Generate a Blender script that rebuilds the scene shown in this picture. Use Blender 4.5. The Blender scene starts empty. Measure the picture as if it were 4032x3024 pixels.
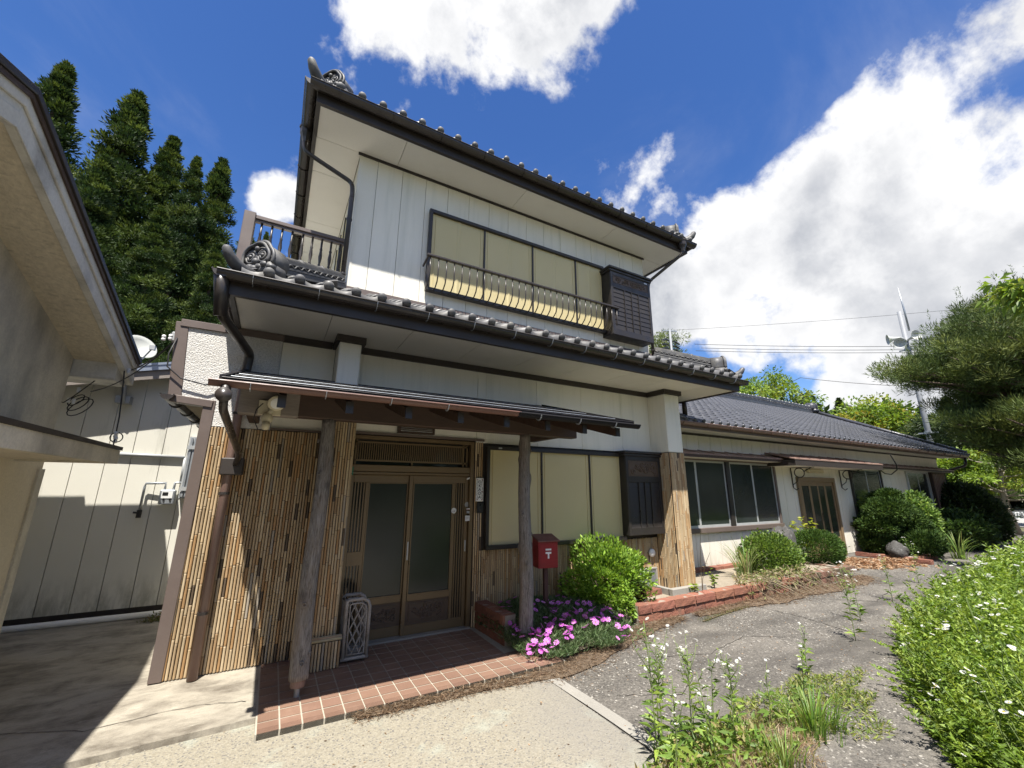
import bpy, math, random
import numpy as np
from mathutils import Vector, Matrix

random.seed(7); rng = np.random.default_rng(7)
S = bpy.context.scene
COL = S.collection

# ------------------------------------------------------------------ camera
CAM = Vector((0.0, 0.0, 1.62)); FPX = 1619.88
YAW, PIT, ROL = math.radians(29.343), math.radians(14.112), math.radians(0.3395)
_f = Vector((math.sin(YAW)*math.cos(PIT), math.cos(YAW)*math.cos(PIT), math.sin(PIT)))
_r = Vector((math.cos(YAW), -math.sin(YAW), 0)); _u = _r.cross(_f)
CR = math.cos(ROL)*_r + math.sin(ROL)*_u; CU = -math.sin(ROL)*_r + math.cos(ROL)*_u; CF = _f
cd = bpy.data.cameras.new('camera'); cam = bpy.data.objects.new('camera', cd); COL.objects.link(cam)
cd.sensor_width = 36; cd.lens = 36*FPX/4032; cd.clip_start = 0.02; cd.clip_end = 3000
cam.matrix_world = Matrix(((CR.x, CU.x, -CF.x, CAM.x), (CR.y, CU.y, -CF.y, CAM.y), (CR.z, CU.z, -CF.z, CAM.z), (0, 0, 0, 1)))
S.camera = cam

def ray(px, py): return ((px-2016)*CR - (py-1512)*CU)/FPX + CF
def aty(px, py, Y): d = ray(px, py); return CAM + d*(Y/d.y)
def atx(px, py, X): d = ray(px, py); return CAM + d*(X/d.x)
def atz(px, py, Z=0.0): d = ray(px, py); return CAM + d*((Z-CAM.z)/d.z)

# ------------------------------------------------------------------ world: sky with clouds
SUNV = Vector((0.21, 0.40, -1.0)).normalized()
W = bpy.data.worlds.new('World'); S.world = W; W.use_nodes = True
nt = W.node_tree; nt.nodes.clear()
def N(t, **k):
    n = nt.nodes.new(t)
    for a, b in k.items(): setattr(n, a, b)
    return n
def L(a, b): nt.links.new(a, b)
out = N('ShaderNodeOutputWorld'); bg = N('ShaderNodeBackground'); bg.inputs[1].default_value = 0.14
sky = N('ShaderNodeTexSky', sky_type='NISHITA', sun_disc=False)
sky.sun_elevation = math.asin(-SUNV.z); sky.sun_rotation = math.atan2(-SUNV.x, -SUNV.y)
sky.altitude = 200; sky.air_density = 1.0; sky.dust_density = 0.3; sky.ozone_density = 2.5
tc = N('ShaderNodeTexCoord')
def mth(op, a, b=None, c=None):
    n = N('ShaderNodeMath', operation=op)
    for i, x in enumerate((a, b, c)):
        if x is None: continue
        if isinstance(x, (int, float)): n.inputs[i].default_value = x
        else: L(x, n.inputs[i])
    return n.outputs[0]
DIR = tc.outputs['Generated']
sep = N('ShaderNodeSeparateXYZ'); L(DIR, sep.inputs[0])
# cloud layer coordinates: the direction projected on a flat layer overhead
zz = mth('ADD', mth('MAXIMUM', sep.outputs[2], 0.0), 0.22)
cx = mth('DIVIDE', sep.outputs[0], zz); cy = mth('DIVIDE', sep.outputs[1], zz)
cmb = N('ShaderNodeCombineXYZ'); L(cx, cmb.inputs[0]); L(cy, cmb.inputs[1])
def noise(vec, scale, detail, rough=0.55, dist=0.0, off=(0, 0, 0), lac=2.0):
    mp = N('ShaderNodeMapping'); mp.inputs['Location'].default_value = off; L(vec, mp.inputs[0])
    n = N('ShaderNodeTexNoise'); n.inputs['Scale'].default_value = scale; n.inputs['Detail'].default_value = detail
    n.inputs['Roughness'].default_value = rough; n.inputs['Distortion'].default_value = dist; L(mp.outputs[0], n.inputs['Vector'])
    return n.outputs[0]
fb = noise(DIR, 3.1, 15, 0.60, 0.08, (3.1, 1.7, 0))
fb2 = noise(DIR, 3.1, 9, 0.58, 0.08, (3.1-.04, 1.7-.07, .09))
big = noise(cmb.outputs[0], 0.8, 3, 0.5, 0.0, (9.0, 4.0, 2.0))
def mapr(x, a, b, c=0.0, d=1.0, smooth=True):
    n = N('ShaderNodeMapRange', interpolation_type='SMOOTHSTEP' if smooth else 'LINEAR')
    n.inputs[1].default_value = a; n.inputs[2].default_value = b; n.inputs[3].default_value = c; n.inputs[4].default_value = d
    L(x, n.inputs[0]); return n.outputs[0]
# cumulus banks: bearing (unit direction) and angular size of each bank in the sky around the place
banks = []
for px, py, r, w in ((1560, 20, 9, .55), (1880, 130, 9, .72), (2140, 60, 10, .72), (1900, 330, 6, .5), (2190, 300, 6, .55), (1420, 330, 8, .22),
                     (3990, 250, 13, .95), (3760, 620, 14, 1), (4000, 800, 18, 1), (3300, 880, 13, .88), (2960, 1000, 10, .8), (3600, 1130, 12, .78),
                     (2620, 1200, 10, .8), (3000, 1300, 10, .72), (3450, 1290, 9, .55), (3900, 1200, 12, .9), (3330, 1570, 5, .5), (3700, 1600, 7, .8),
                     (1100, 800, 4, .62), (1190, 1050, 4, .4), (640, 1000, 5, .5)):
    d = ray(px, py).normalized(); banks.append((d, r, w))
for az, el, r, w in ((140, 35, 18, 1), (175, 50, 13, 1), (205, 25, 20, 1), (250, 40, 16, 1), (300, 25, 18, 1), (110, 60, 12, .9)):
    a, e = math.radians(az), math.radians(el)
    banks.append((Vector((math.sin(a)*math.cos(e), math.cos(a)*math.cos(e), math.sin(e))), r, w))
cov = None
for d, r, w in banks:
    dp = N('ShaderNodeVectorMath', operation='DOT_PRODUCT'); L(DIR, dp.inputs[0]); dp.inputs[1].default_value = d
    m = mapr(dp.outputs['Value'], math.cos(math.radians(r)), math.cos(math.radians(r*0.25)), 0, w)
    cov = m if cov is None else mth('MAXIMUM', cov, m)
dens = mth('ADD', mth('MULTIPLY', cov, 0.60), mth('MULTIPLY', mth('SUBTRACT', fb, 0.5), 2.5))
cl = mapr(dens, 0.20, 0.46)
wisp = mth('MULTIPLY', mapr(noise(cmb.outputs[0], 1.3, 8, 0.6, 0.6, (0.3, 7.7, 1)), 0.50, 0.85, 0, 1), 0.22)
cl = mth('MAXIMUM', cl, wisp)
# thick parts turn grey: the light comes from behind and above the viewer
core = mth('MULTIPLY', mapr(dens, 0.40, 0.85), mapr(noise(DIR, 2.4, 4, 0.5, 0.1, (1.2, 5.9, 0.6)), 0.30, 0.62, 0.55, 1.1))
relief = mth('MULTIPLY', mth('SUBTRACT', fb2, fb), 3.2)
shade = mapr(mth('ADD', core, relief), 0.0, 0.95, smooth=False)
mixc = N('ShaderNodeMix', data_type='RGBA'); mixc.inputs[6].default_value = (3.5, 3.5, 3.52, 1); mixc.inputs[7].default_value = (1.78, 1.86, 2.04, 1)
L(shade, mixc.inputs[0])
hsv = N('ShaderNodeHueSaturation'); hsv.inputs['Saturation'].default_value = 1.26; hsv.inputs['Value'].default_value = 0.60; hsv.inputs['Hue'].default_value = 0.512; L(sky.outputs[0], hsv.inputs['Color'])
mix = N('ShaderNodeMix', data_type='RGBA'); L(cl, mix.inputs[0]); L(hsv.outputs[0], mix.inputs[6]); L(mixc.outputs[2], mix.inputs[7])
L(mix.outputs[2], bg.inputs[0]); L(bg.outputs[0], out.inputs[0])

# ------------------------------------------------------------------ sun and exposure
sl = bpy.data.lights.new('sun', 'SUN'); sl.energy = 5.0; sl.angle = math.radians(0.53); sl.color = (1.0, 0.955, 0.88)
sun = bpy.data.objects.new('sun', sl); COL.objects.link(sun); sun.rotation_euler = SUNV.to_track_quat('-Z', 'Y').to_euler(); sun.location = (-8, -14, 30)
S.view_settings.view_transform = 'Standard'; S.view_settings.look = 'None'; S.view_settings.gamma = 1.0
S.view_settings.use_curve_mapping = False; S.view_settings.exposure = 1.12
S.cycles.max_bounces = 6; S.cycles.diffuse_bounces = 4; S.cycles.transparent_max_bounces = 6; S.cycles.use_denoising = True

# ------------------------------------------------------------------ mesh helpers
class MB:
    def __init__(s): s.v = []; s.f = []
    def add(s, vs, fs):
        o = len(s.v); s.v += [tuple(v) for v in vs]; s.f += [tuple(i+o for i in f) for f in fs]; return s
    def box(s, x0, x1, y0, y1, z0, z1):
        return s.add([(x0, y0, z0), (x1, y0, z0), (x1, y1, z0), (x0, y1, z0), (x0, y0, z1), (x1, y0, z1), (x1, y1, z1), (x0, y1, z1)],
                     [(0, 3, 2, 1), (4, 5, 6, 7), (0, 1, 5, 4), (1, 2, 6, 5), (2, 3, 7, 6), (3, 0, 4, 7)])
    def hexa(s, p):
        return s.add(p, [(0, 3, 2, 1), (4, 5, 6, 7), (0, 1, 5, 4), (1, 2, 6, 5), (2, 3, 7, 6), (3, 0, 4, 7)])
    def beam(s, a, b, w, h, up=(0, 0, 1)):
        a = Vector(a); b = Vector(b); d = (b-a).normalized(); up = Vector(up)
        if abs(d.dot(up)) > .98: up = Vector((0, 1, 0))
        sd = d.cross(up).normalized()*w/2; u2 = sd.cross(d).normalized()*h/2
        return s.hexa([a-sd-u2, a+sd-u2, b+sd-u2, b-sd-u2, a-sd+u2, a+sd+u2, b+sd+u2, b-sd+u2])
    def tube(s, pts, r, n=8, caps=True):
        P = [Vector(p) for p in pts]; R = r if hasattr(r, '__len__') else [r]*len(P)
        t0 = (P[1]-P[0]).normalized(); a = Vector((0, 0, 1)) if abs(t0.z) < .9 else Vector((1, 0, 0))
        nrm = t0.cross(a).normalized(); vs = []; fs = []
        for i, p in enumerate(P):
            t = (P[min(i+1, len(P)-1)]-P[max(i-1, 0)]).normalized()
            nrm = (nrm - t*nrm.dot(t)).normalized(); b = t.cross(nrm)
            for k in range(n):
                an = 2*math.pi*k/n; vs.append(p + (nrm*math.cos(an)+b*math.sin(an))*R[i])
        for i in range(len(P)-1):
            for k in range(n):
                k2 = (k+1) % n; fs.append((i*n+k, i*n+k2, (i+1)*n+k2, (i+1)*n+k))
        if caps: fs.append(tuple(range(n))[::-1]); fs.append(tuple(range((len(P)-1)*n, len(P)*n)))
        return s.add(vs, fs)
    def lathe(s, prof, c=(0, 0, 0), n=12, M=None):
        vs = []; fs = []
        for r, z in prof:
            for k in range(n):
                a = 2*math.pi*k/n; v = Vector((r*math.cos(a), r*math.sin(a), z))
                vs.append((M @ v if M else v) + Vector(c))
        for i in range(len(prof)-1):
            for k in range(n):
                k2 = (k+1) % n; fs.append((i*n+k, i*n+k2, (i+1)*n+k2, (i+1)*n+k))
        fs.append(tuple(range(n))[::-1]); fs.append(tuple(range((len(prof)-1)*n, len(prof)*n)))
        return s.add(vs, fs)
    def ball(s, c, r, n=10, m=6, M=None):
        if not hasattr(r, '__len__'): r = (r, r, r)
        vs = []; fs = []
        for i in range(m+1):
            th = math.pi*i/m
            for k in range(n):
                a = 2*math.pi*k/n; v = Vector((r[0]*math.sin(th)*math.cos(a), r[1]*math.sin(th)*math.sin(a), r[2]*math.cos(th)))
                vs.append((M @ v if M else v) + Vector(c))
        for i in range(m):
            for k in range(n):
                k2 = (k+1) % n; fs.append((i*n+k, (i+1)*n+k, (i+1)*n+k2, i*n+k2))
        return s.add(vs, fs)
    def torus(s, c, R, r, M=None, n=18, m=6, a0=0, a1=2*math.pi):
        pts = []
        for i in range(n+1):
            a = a0+(a1-a0)*i/n; v = Vector((R*math.cos(a), R*math.sin(a), 0)); pts.append((M @ v if M else v)+Vector(c))
        return s.tube(pts, r, m)
    def prism(s, poly, f, d0, d1):
        # poly: 2d outline; f(u, v, d) -> 3d point
        n = len(poly); vs = [f(u, v, d0) for u, v in poly]+[f(u, v, d1) for u, v in poly]
        fs = [tuple(range(n))[::-1], tuple(range(n, 2*n))]+[(i, (i+1) % n, n+(i+1) % n, n+i) for i in range(n)]
        return s.add(vs, fs)
    def gutter(s, a, b, r=0.06, th=0.006, n=8, up=(0, 0, 1), caps=True):
        # open half-round channel from a to b; a, b = centre of the open top
        a = Vector(a); b = Vector(b); d = (b-a).normalized(); sd = d.cross(Vector(up)).normalized(); u2 = sd.cross(d)
        ring = []
        for k in range(n+1):
            an = math.pi*k/n; ring.append((-math.cos(an)*r, -math.sin(an)*r))
        for k in range(n, -1, -1):
            an = math.pi*k/n; ring.append((-math.cos(an)*(r-th), -math.sin(an)*(r-th)+0.001))
        m = len(ring); vs = [p+sd*x+u2*y for p in (a, b) for x, y in ring]
        fs = [(i, (i+1) % m, m+(i+1) % m, m+i) for i in range(m)]
        if caps: fs += [tuple(range(n+1))[::-1], tuple(range(m, m+n+1))]
        s.add(vs, fs)
        # rolled front lip
        return s.tube([a-sd*r, b-sd*r], th*1.3, 6).tube([a+sd*r, b+sd*r], th*1.3, 6)
    def mesh(s, name):
        me = bpy.data.meshes.new(name); me.from_pydata(s.v, [], s.f); me.update(); return me

WM = {}
def obj(name, mb, mat, parent=None, smooth=False, bevel=0.0, loc=None, rot=None, kind=None, seg=1):
    me = mb.mesh(name) if isinstance(mb, MB) else mb
    if mat is not None and not me.materials: me.materials.append(mat)
    if smooth: me.shade_smooth()
    o = bpy.data.objects.new(name, me); COL.objects.link(o)
    if loc is not None: o.location = loc
    if rot is not None: o.rotation_euler = rot
    if parent is not None: o.parent = parent; o.matrix_parent_inverse = WM[parent.name].inverted()
    WM[o.name] = o.matrix_basis.copy()
    if bevel:
        m = o.modifiers.new('bevel', 'BEVEL'); m.width = bevel; m.segments = seg; m.limit_method = 'ANGLE'; m.angle_limit = math.radians(40)
    if kind: o['kind'] = kind
    return o
def tag(o, label, cat, group=None, kind=None):
    o['label'] = label; o['category'] = cat
    if group: o['group'] = group
    if kind: o['kind'] = kind
    return o
def thing(name, label, cat, loc=(0, 0, 0), group=None):
    o = bpy.data.objects.new(name, None); o.empty_display_size = 0.2; COL.objects.link(o); o.location = loc; WM[o.name] = Matrix.Translation(Vector(loc))
    return tag(o, label, cat, group)
def struct(name, mb, mat, **k):
    o = obj(name, mb, mat, **k); o['kind'] = 'structure'; return o

# ------------------------------------------------------------------ materials
MATS = {}
def newmat(name):
    m = bpy.data.materials.new(name); m.use_nodes = True; t = m.node_tree; t.nodes.clear()
    o = t.nodes.new('ShaderNodeOutputMaterial'); p = t.nodes.new('ShaderNodeBsdfPrincipled'); t.links.new(p.outputs[0], o.inputs[0])
    MATS[name] = m; return m, t, p, o
class T:
    """small node-building helper bound to one tree"""
    def __init__(s, t): s.t = t
    def n(s, ty, **k):
        x = s.t.nodes.new(ty)
        for a, b in k.items(): setattr(x, a, b)
        return x
    def l(s, a, b): s.t.links.new(a, b)
    def pos(s, scale=(1, 1, 1), objrand=False):
        g = s.n('ShaderNodeNewGeometry'); m = s.n('ShaderNodeMapping'); m.inputs['Scale'].default_value = scale; s.l(g.outputs['Position'], m.inputs[0]); return m.outputs[0]
    def noise(s, vec, sc, det=4, ro=0.55, dist=0.0):
        x = s.n('ShaderNodeTexNoise'); x.inputs['Scale'].default_value = sc; x.inputs['Detail'].default_value = det; x.inputs['Roughness'].default_value = ro; x.inputs['Distortion'].default_value = dist
        s.l(vec, x.inputs['Vector']); return x.outputs[0]
    def vor(s, vec, sc, feat='F1', out='Distance', rnd=1.0):
        x = s.n('ShaderNodeTexVoronoi', feature=feat); x.inputs['Scale'].default_value = sc; x.inputs['Randomness'].default_value = rnd; s.l(vec, x.inputs['Vector']); return x.outputs[out]
    def ramp(s, x, a, b, c=0.0, d=1.0):
        n = s.n('ShaderNodeMapRange'); n.inputs[1].default_value = a; n.inputs[2].default_value = b; n.inputs[3].default_value = c; n.inputs[4].default_value = d; s.l(x, n.inputs[0]); return n.outputs[0]
    def m(s, op, a, b):
        n = s.n('ShaderNodeMath', operation=op)
        for i, x in enumerate((a, b)):
            if isinstance(x, (int, float)): n.inputs[i].default_value = x
            else: s.l(x, n.inputs[i])
        return n.outputs[0]
    def mixc(s, f, a, b, blend='MIX'):
        n = s.n('ShaderNodeMix', data_type='RGBA', blend_type=blend)
        for i, x in ((0, f), (6, a), (7, b)):
            if isinstance(x, (int, float)): n.inputs[i].default_value = x
            elif isinstance(x, tuple): n.inputs[i].default_value = x if len(x) == 4 else (*x, 1)
            else: s.l(x, n.inputs[i])
        return n.outputs[2]
    def bump(s, h, strength, dist=0.01, nrm=None):
        b = s.n('ShaderNodeBump'); b.inputs['Strength'].default_value = strength; b.inputs['Distance'].default_value = dist; s.l(h, b.inputs['Height'])
        if nrm is not None: s.l(nrm, b.inputs['Normal'])
        return b.outputs[0]
def c3(c, k=1.0): return tuple(min(1, max(0, x*k)) for x in c)
def M(name, col, rough=0.6, metal=0.0, n1=(3.0, 0.10), n2=(60.0, 0.08), bump=None, dirt=None, var=0.0, stretch=(1, 1, 1), spec=0.5, rv=0.0, coat=0.0, foot=None):
    """col, two noise layers of tone, optional dirt (colour, scale, lo, hi, amount, stretch), per-object variation, bump (scale, strength, distance)"""
    m, t, p, o = newmat(name); h = T(t); P = h.pos(stretch)
    c = h.mixc(h.noise(P, n1[0], 5), c3(col, 1-n1[1]*2), c3(col, 1+n1[1]*2))
    if n2: c = h.mixc(1.0, c, h.mixc(h.noise(P, n2[0], 3), (1-n2[1]*2,)*3, (1+n2[1]*2,)*3), 'MULTIPLY')
    if var:
        oi = h.n('ShaderNodeObjectInfo'); hv = h.n('ShaderNodeHueSaturation')
        h.l(h.ramp(oi.outputs['Random'], 0, 1, 1-var, 1+var), hv.inputs['Value'])
        r2 = h.m('FRACT', h.m('MULTIPLY', oi.outputs['Random'], 7.31), 0.0); h.l(h.ramp(r2, 0, 1, 0.5-var*0.04, 0.5+var*0.04), hv.inputs['Hue'])
        h.l(c, hv.inputs['Color']); c = hv.outputs[0]
    if dirt:
        dc, sc, lo, hi, am, st = dirt
        f = h.m('MULTIPLY', h.ramp(h.noise(h.pos(st), sc, 6, 0.62), lo, hi), am); c = h.mixc(f, c, dc)
    if foot:
        g = h.n('ShaderNodeSeparateXYZ'); h.l(h.pos(), g.inputs[0]); f = h.m('MULTIPLY', h.ramp(g.outputs[2], foot[1], foot[2], 1, 0), h.ramp(h.noise(h.pos((4, 4, 1.2)), 2.2, 7, .7), .42, .62, 0, foot[3])); c = h.mixc(f, c, foot[0])
    h.l(c, p.inputs['Base Color']); p.inputs['Metallic'].default_value = metal; p.inputs['Specular IOR Level'].default_value = spec
    h.l(h.ramp(h.noise(P, n1[0]*2.3, 4), 0.25, 0.75, max(0.03, rough-0.1-rv), min(1, rough+0.1+rv)), p.inputs['Roughness'])
    if coat: p.inputs['Coat Weight'].default_value = coat; p.inputs['Coat Roughness'].default_value = 0.15
    if bump: h.l(h.bump(h.noise(P, bump[0], 5, 0.6), bump[1], bump[2]), p.inputs['Normal'])
    return m
siding = M('siding_white', (.755, .725, .635), .62, n1=(1.2, .04), n2=(160, .05), bump=(220, .25, .004), var=.025, dirt=((.40, .41, .33), 1.1, .50, .78, .36, (7, 7, .5)))
siding_w = M('siding_wing', (.74, .705, .615), .62, n1=(1.2, .03), n2=(160, .04), bump=(200, .2, .004), var=.03, dirt=((.44, .42, .33), 1.3, .50, .80, .35, (6, 6, .5)), foot=((.24, .22, .16), .05, .45, .5))
siding_b = M('siding_rear', (.64, .62, .54), .65, n1=(.9, .04), n2=(120, .03), bump=(90, .2, .006), var=.02, dirt=((.20, .20, .15), 1.0, .62, .80, .5, (5, 5, .8)), foot=((.17, .165, .12), .15, .55, .6))
soffit = M('soffit_board', (.74, .71, .645), .7, n1=(1.5, .04), n2=(140, .05), var=.03, dirt=((.45, .42, .35), 2.0, .55, .8, .25, (1, 1, 1)))
stucco = M('stucco_sprayed', (.66, .64, .60), .85, n1=(4, .05), n2=(70, .22), bump=(75, 1.0, .02))
stucco_n = M('stucco_neighbour', (.66, .61, .50), .85, n1=(1.4, .07), n2=(50, .10), bump=(60, .6, .012), dirt=((.15, .145, .13), 1.3, .45, .70, .70, (1, 1, .55)))
stucco_l = M('stucco_lower', (.66, .58, .43), .85, n1=(1.2, .05), n2=(50, .08), bump=(60, .4, .012), dirt=((.40, .35, .27), 1.4, .5, .8, .35, (1, 1, .6)))
soffit_n = M('soffit_neighbour', (.64, .565, .43), .85, n1=(2.0, .08), n2=(26, .14), bump=(18, .7, .02), dirt=((.16, .135, .105), 7.5, .58, .70, .4, (1, 2.6, 1)))
barge_n = M('barge_paint', (.62, .60, .55), .7, n1=(2.0, .08), n2=(40, .08), bump=(50, .2, .004), dirt=((.17, .16, .15), 2.6, .46, .70, .65, (1, 1, 1)))
darkmetal = M('bronze_metal', (.026, .022, .020), .42, n1=(4, .12), n2=(90, .06), spec=.5, rv=.08)
gutterm = M('gutter_metal', (.038, .031, .027), .36, n1=(2.5, .18), n2=(60, .08), rv=.08, dirt=((.075, .065, .055), 4, .5, .8, .5, (.6, .6, 2)))
brown = M('brown_trim', (.128, .098, .084), .45, n1=(2, .06), n2=(60, .05), dirt=((.2, .16, .14), 3, .55, .8, .4, (1, 1, 1)))
pipe_b = M('brown_pipe', (.185, .118, .096), .42, n1=(2, .07), n2=(60, .05), dirt=((.26, .20, .17), 5, .5, .8, .5, (2, 2, .5)))
copper = M('copper_brown', (.125, .060, .042), .45, n1=(2, .12), n2=(50, .05), rv=.08)
fascia = M('fascia_dark', (.034, .027, .023), .55, n1=(2, .08), n2=(60, .05))
kawara = M('roof_tile_grey', (.078, .077, .078), .58, n1=(3, .18), n2=(40, .12), bump=(50, .12, .004), var=.16, rv=.1, dirt=((.19, .18, .155), 6.5, .50, .70, .65, (1, 1, 1)))
kawara_w = M('roof_tile_slate', (.062, .064, .073), .30, n1=(3, .15), n2=(40, .1), bump=(50, .1, .004), var=.16, rv=.08)
shutter = M('shutter_cream', (.56, .475, .255), .5, n1=(1.5, .03), n2=(200, .03), bump=(260, .12, .003), var=.02, dirt=((.50, .45, .30), 1.2, .55, .85, .3, (3, 3, .6)))
woodbeam = M('beam_wood', (.055, .032, .022), .6, n1=(3, .2), n2=(30, .12), stretch=(.6, 4, 4), bump=(20, .3, .004))
woodgrey = M('grey_wood', (.22, .19, .165), .75, n1=(3, .18), n2=(30, .12), stretch=(.6, 4, 4), bump=(24, .5, .006))
metalroof = M('canopy_metal', (.016, .015, .016), .65, spec=.15, n1=(2, .1), n2=(50, .06), rv=.06)
grout = M('grout', (.36, .33, .265), .9, n1=(4, .12), n2=(90, .1), dirt=((.2, .17, .13), 4, .5, .8, .6, (1, 1, 1)))
tilem = M('terracotta_tile', (.205, .124, .088), .5, n1=(3, .08), n2=(140, .08), var=.07, bump=(120, .15, .003), dirt=((.36, .25, .18), 3, .55, .8, .45, (1, 1, 1)))
concrete_k = M('kerb_concrete', (.26, .245, .215), .85, n1=(3, .08), n2=(80, .1), bump=(70, .3, .005), dirt=((.16, .15, .13), 4, .52, .8, .5, (1, 1, 1)))
brickm = M('red_brick', (.225, .092, .058), .85, n1=(5, .15), n2=(60, .16), var=.14, bump=(45, .8, .012), dirt=((.10, .075, .055), 5, .52, .72, .65, (1, 1, 1)))
brickd = M('mossy_brick', (.20, .100, .070), .9, n1=(5, .18), n2=(60, .18), var=.15, bump=(45, .9, .014), dirt=((.045, .05, .025), 4, .42, .62, .85, (1, 1, 1)))
mortar = M('mortar', (.26, .22, .18), .9, n1=(6, .1), n2=(80, .1))
soil = M('soil', (.10, .075, .055), .95, n1=(6, .25), n2=(60, .25), bump=(50, .9, .02))
sand = M('sandy_fill', (.26, .22, .165), .95, n1=(6, .15), n2=(120, .25), bump=(90, .8, .01))
alu = M('silver_frame', (.46, .47, .47), .35, .3, n1=(3, .05), n2=None, dirt=((.28, .27, .24), 5, .55, .8, .4, (1, 1, 1)))
bronze = M('bronze_door', (.170, .118, .062), .36, .25, n1=(2, .05), n2=(80, .04))
whitep = M('white_paint', (.72, .72, .70), .5, n1=(4, .04), n2=(80, .03))
greyp = M('grey_plastic', (.36, .37, .37), .45, n1=(4, .05), n2=None)
galv = M('galvanised', (.34, .36, .38), .4, .5, n1=(6, .12), n2=(50, .06))
beige = M('beige_plastic', (.55, .50, .36), .45, n1=(4, .05), n2=None)
black = M('black_plastic', (.014, .014, .015), .35, n1=(4, .1), n2=None)
redpaint = M('red_paint', (.235, .010, .016), .42, n1=(6, .12), n2=(80, .08), bump=(60, .12, .003), stretch=(1, 1, 3), dirt=((.12, .02, .02), 6, .55, .8, .5, (1, 1, 1)))
redlid = M('mailbox_lid', (.15, .055, .045), .6, n1=(6, .2), n2=(60, .12), dirt=((.18, .13, .10), 8, .5, .75, .6, (1, 1, 1)))
postbrown = M('mailbox_post', (.055, .020, .018), .6)
carved = M('carved_bronze', (.100, .068, .046), .5, .2, n1=(6, .15), n2=None)
rattan = M('grey_rattan', (.30, .275, .25), .7, n1=(14, .2), n2=(90, .15), bump=(60, .4, .004), dirt=((.09, .08, .07), 9, .5, .7, .7, (1, 1, 1)))
rock = M('garden_rock', (.060, .057, .053), .85, n1=(5, .3), n2=(40, .2), bump=(14, 1.0, .03), dirt=((.24, .24, .225), 9, .58, .68, .75, (1, 1, 1)))
bark = M('bark', (.085, .060, .042), .9, n1=(8, .2), n2=(60, .2), stretch=(1, 1, .35), bump=(40, .9, .02))
barkpale = M('pale_bark', (.30, .26, .21), .85, n1=(8, .15), n2=(60, .15), stretch=(1, 1, .4), bump=(40, .6, .01))
polemat = M('concrete_pole', (.21, .22, .235), .6, n1=(3, .06), n2=(60, .05))
wirem = M('wire_black', (.02, .02, .022), .6, n2=None)
hornm = M('horn_grey', (.44, .45, .42), .45, n2=None)
leafdead = M('dead_leaf', (.34, .21, .12), .85, n1=(25, .3), n2=(120, .3))
bluegrey = M('roof_bluegrey', (.22, .25, .31), .35, .3, n1=(2, .1), n2=(40, .05))
found = M('foundation', (.075, .073, .068), .9, n1=(4, .2), n2=(50, .15))
ply = M('old_plywood', (.34, .28, .18), .8, n1=(2.5, .25), n2=(40, .12), stretch=(1, 3, 1), dirt=((.12, .09, .06), 4, .5, .75, .6, (1, 3, 1)))
redsteel = M('hisashi_brown', (.235, .150, .120), .5, n1=(3, .15), n2=(60, .1), dirt=((.40, .34, .30), 6, .55, .75, .6, (1, 1, 1)))

def glassmat(name, col, rough, bumps=0.0, bsc=60):
    m, t, p, o = newmat(name); h = T(t); P = h.pos()
    h.l(h.mixc(h.noise(P, 1.6, 3), c3(col, .6), c3(col, 1.5)), p.inputs['Base Color']); p.inputs['Roughness'].default_value = rough
    p.inputs['Specular IOR Level'].default_value = .42
    if bumps: h.l(h.bump(h.noise(P, bsc, 3), bumps, .004), p.inputs['Normal'])
    return m
doorglass = glassmat('frosted_door_glass', (.020, .026, .022), .18, .10, 9)
winglass = glassmat('patterned_window_glass', (.022, .028, .028), .12, .35, 22)
darkglass = glassmat('dark_glass', (.012, .014, .015), .08)

def logmat():
    m, t, p, o = newmat('weathered_log'); h = T(t); P = h.pos((7, 7, .6))
    g = h.noise(P, 11, 9, .72, 1.6); kn = h.vor(h.pos((3.2, 3.2, 2.0)), 1.0)
    c = h.mixc(h.ramp(g, .36, .62), (.055, .047, .042), (.27, .25, .235))
    c = h.mixc(h.ramp(h.noise(h.pos((2, 2, .8)), 2, 4), .5, .7, 0, .6), c, (.20, .14, .09))
    c = h.mixc(h.ramp(kn, .0, .13, .9, 0), c, (.03, .024, .02))
    h.l(c, p.inputs['Base Color']); p.inputs['Roughness'].default_value = .8
    h.l(h.bump(g, .8, .012), p.inputs['Normal']); return m
logm = logmat()

def attrmat(name, rough=.6, bump=None, streak=False, spec=.4):
    m, t, p, o = newmat(name); h = T(t); a = h.n('ShaderNodeVertexColor', layer_name='Col'); c = a.outputs[0]
    P = h.pos((40, 40, 3))
    c = h.mixc(1.0, c, h.mixc(h.noise(P, 4, 4, .6), (.62,)*3, (1.38,)*3), 'MULTIPLY')
    if streak: c = h.mixc(h.ramp(h.noise(h.pos((150, 150, 4)), 1.2, 4, .7), .60, .74, 0, .75), c, (.10, .075, .045))
    h.l(c, p.inputs['Base Color']); p.inputs['Roughness'].default_value = rough; p.inputs['Specular IOR Level'].default_value = spec
    return m
bamboo = attrmat('bamboo_cane', .45, streak=True)

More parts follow.
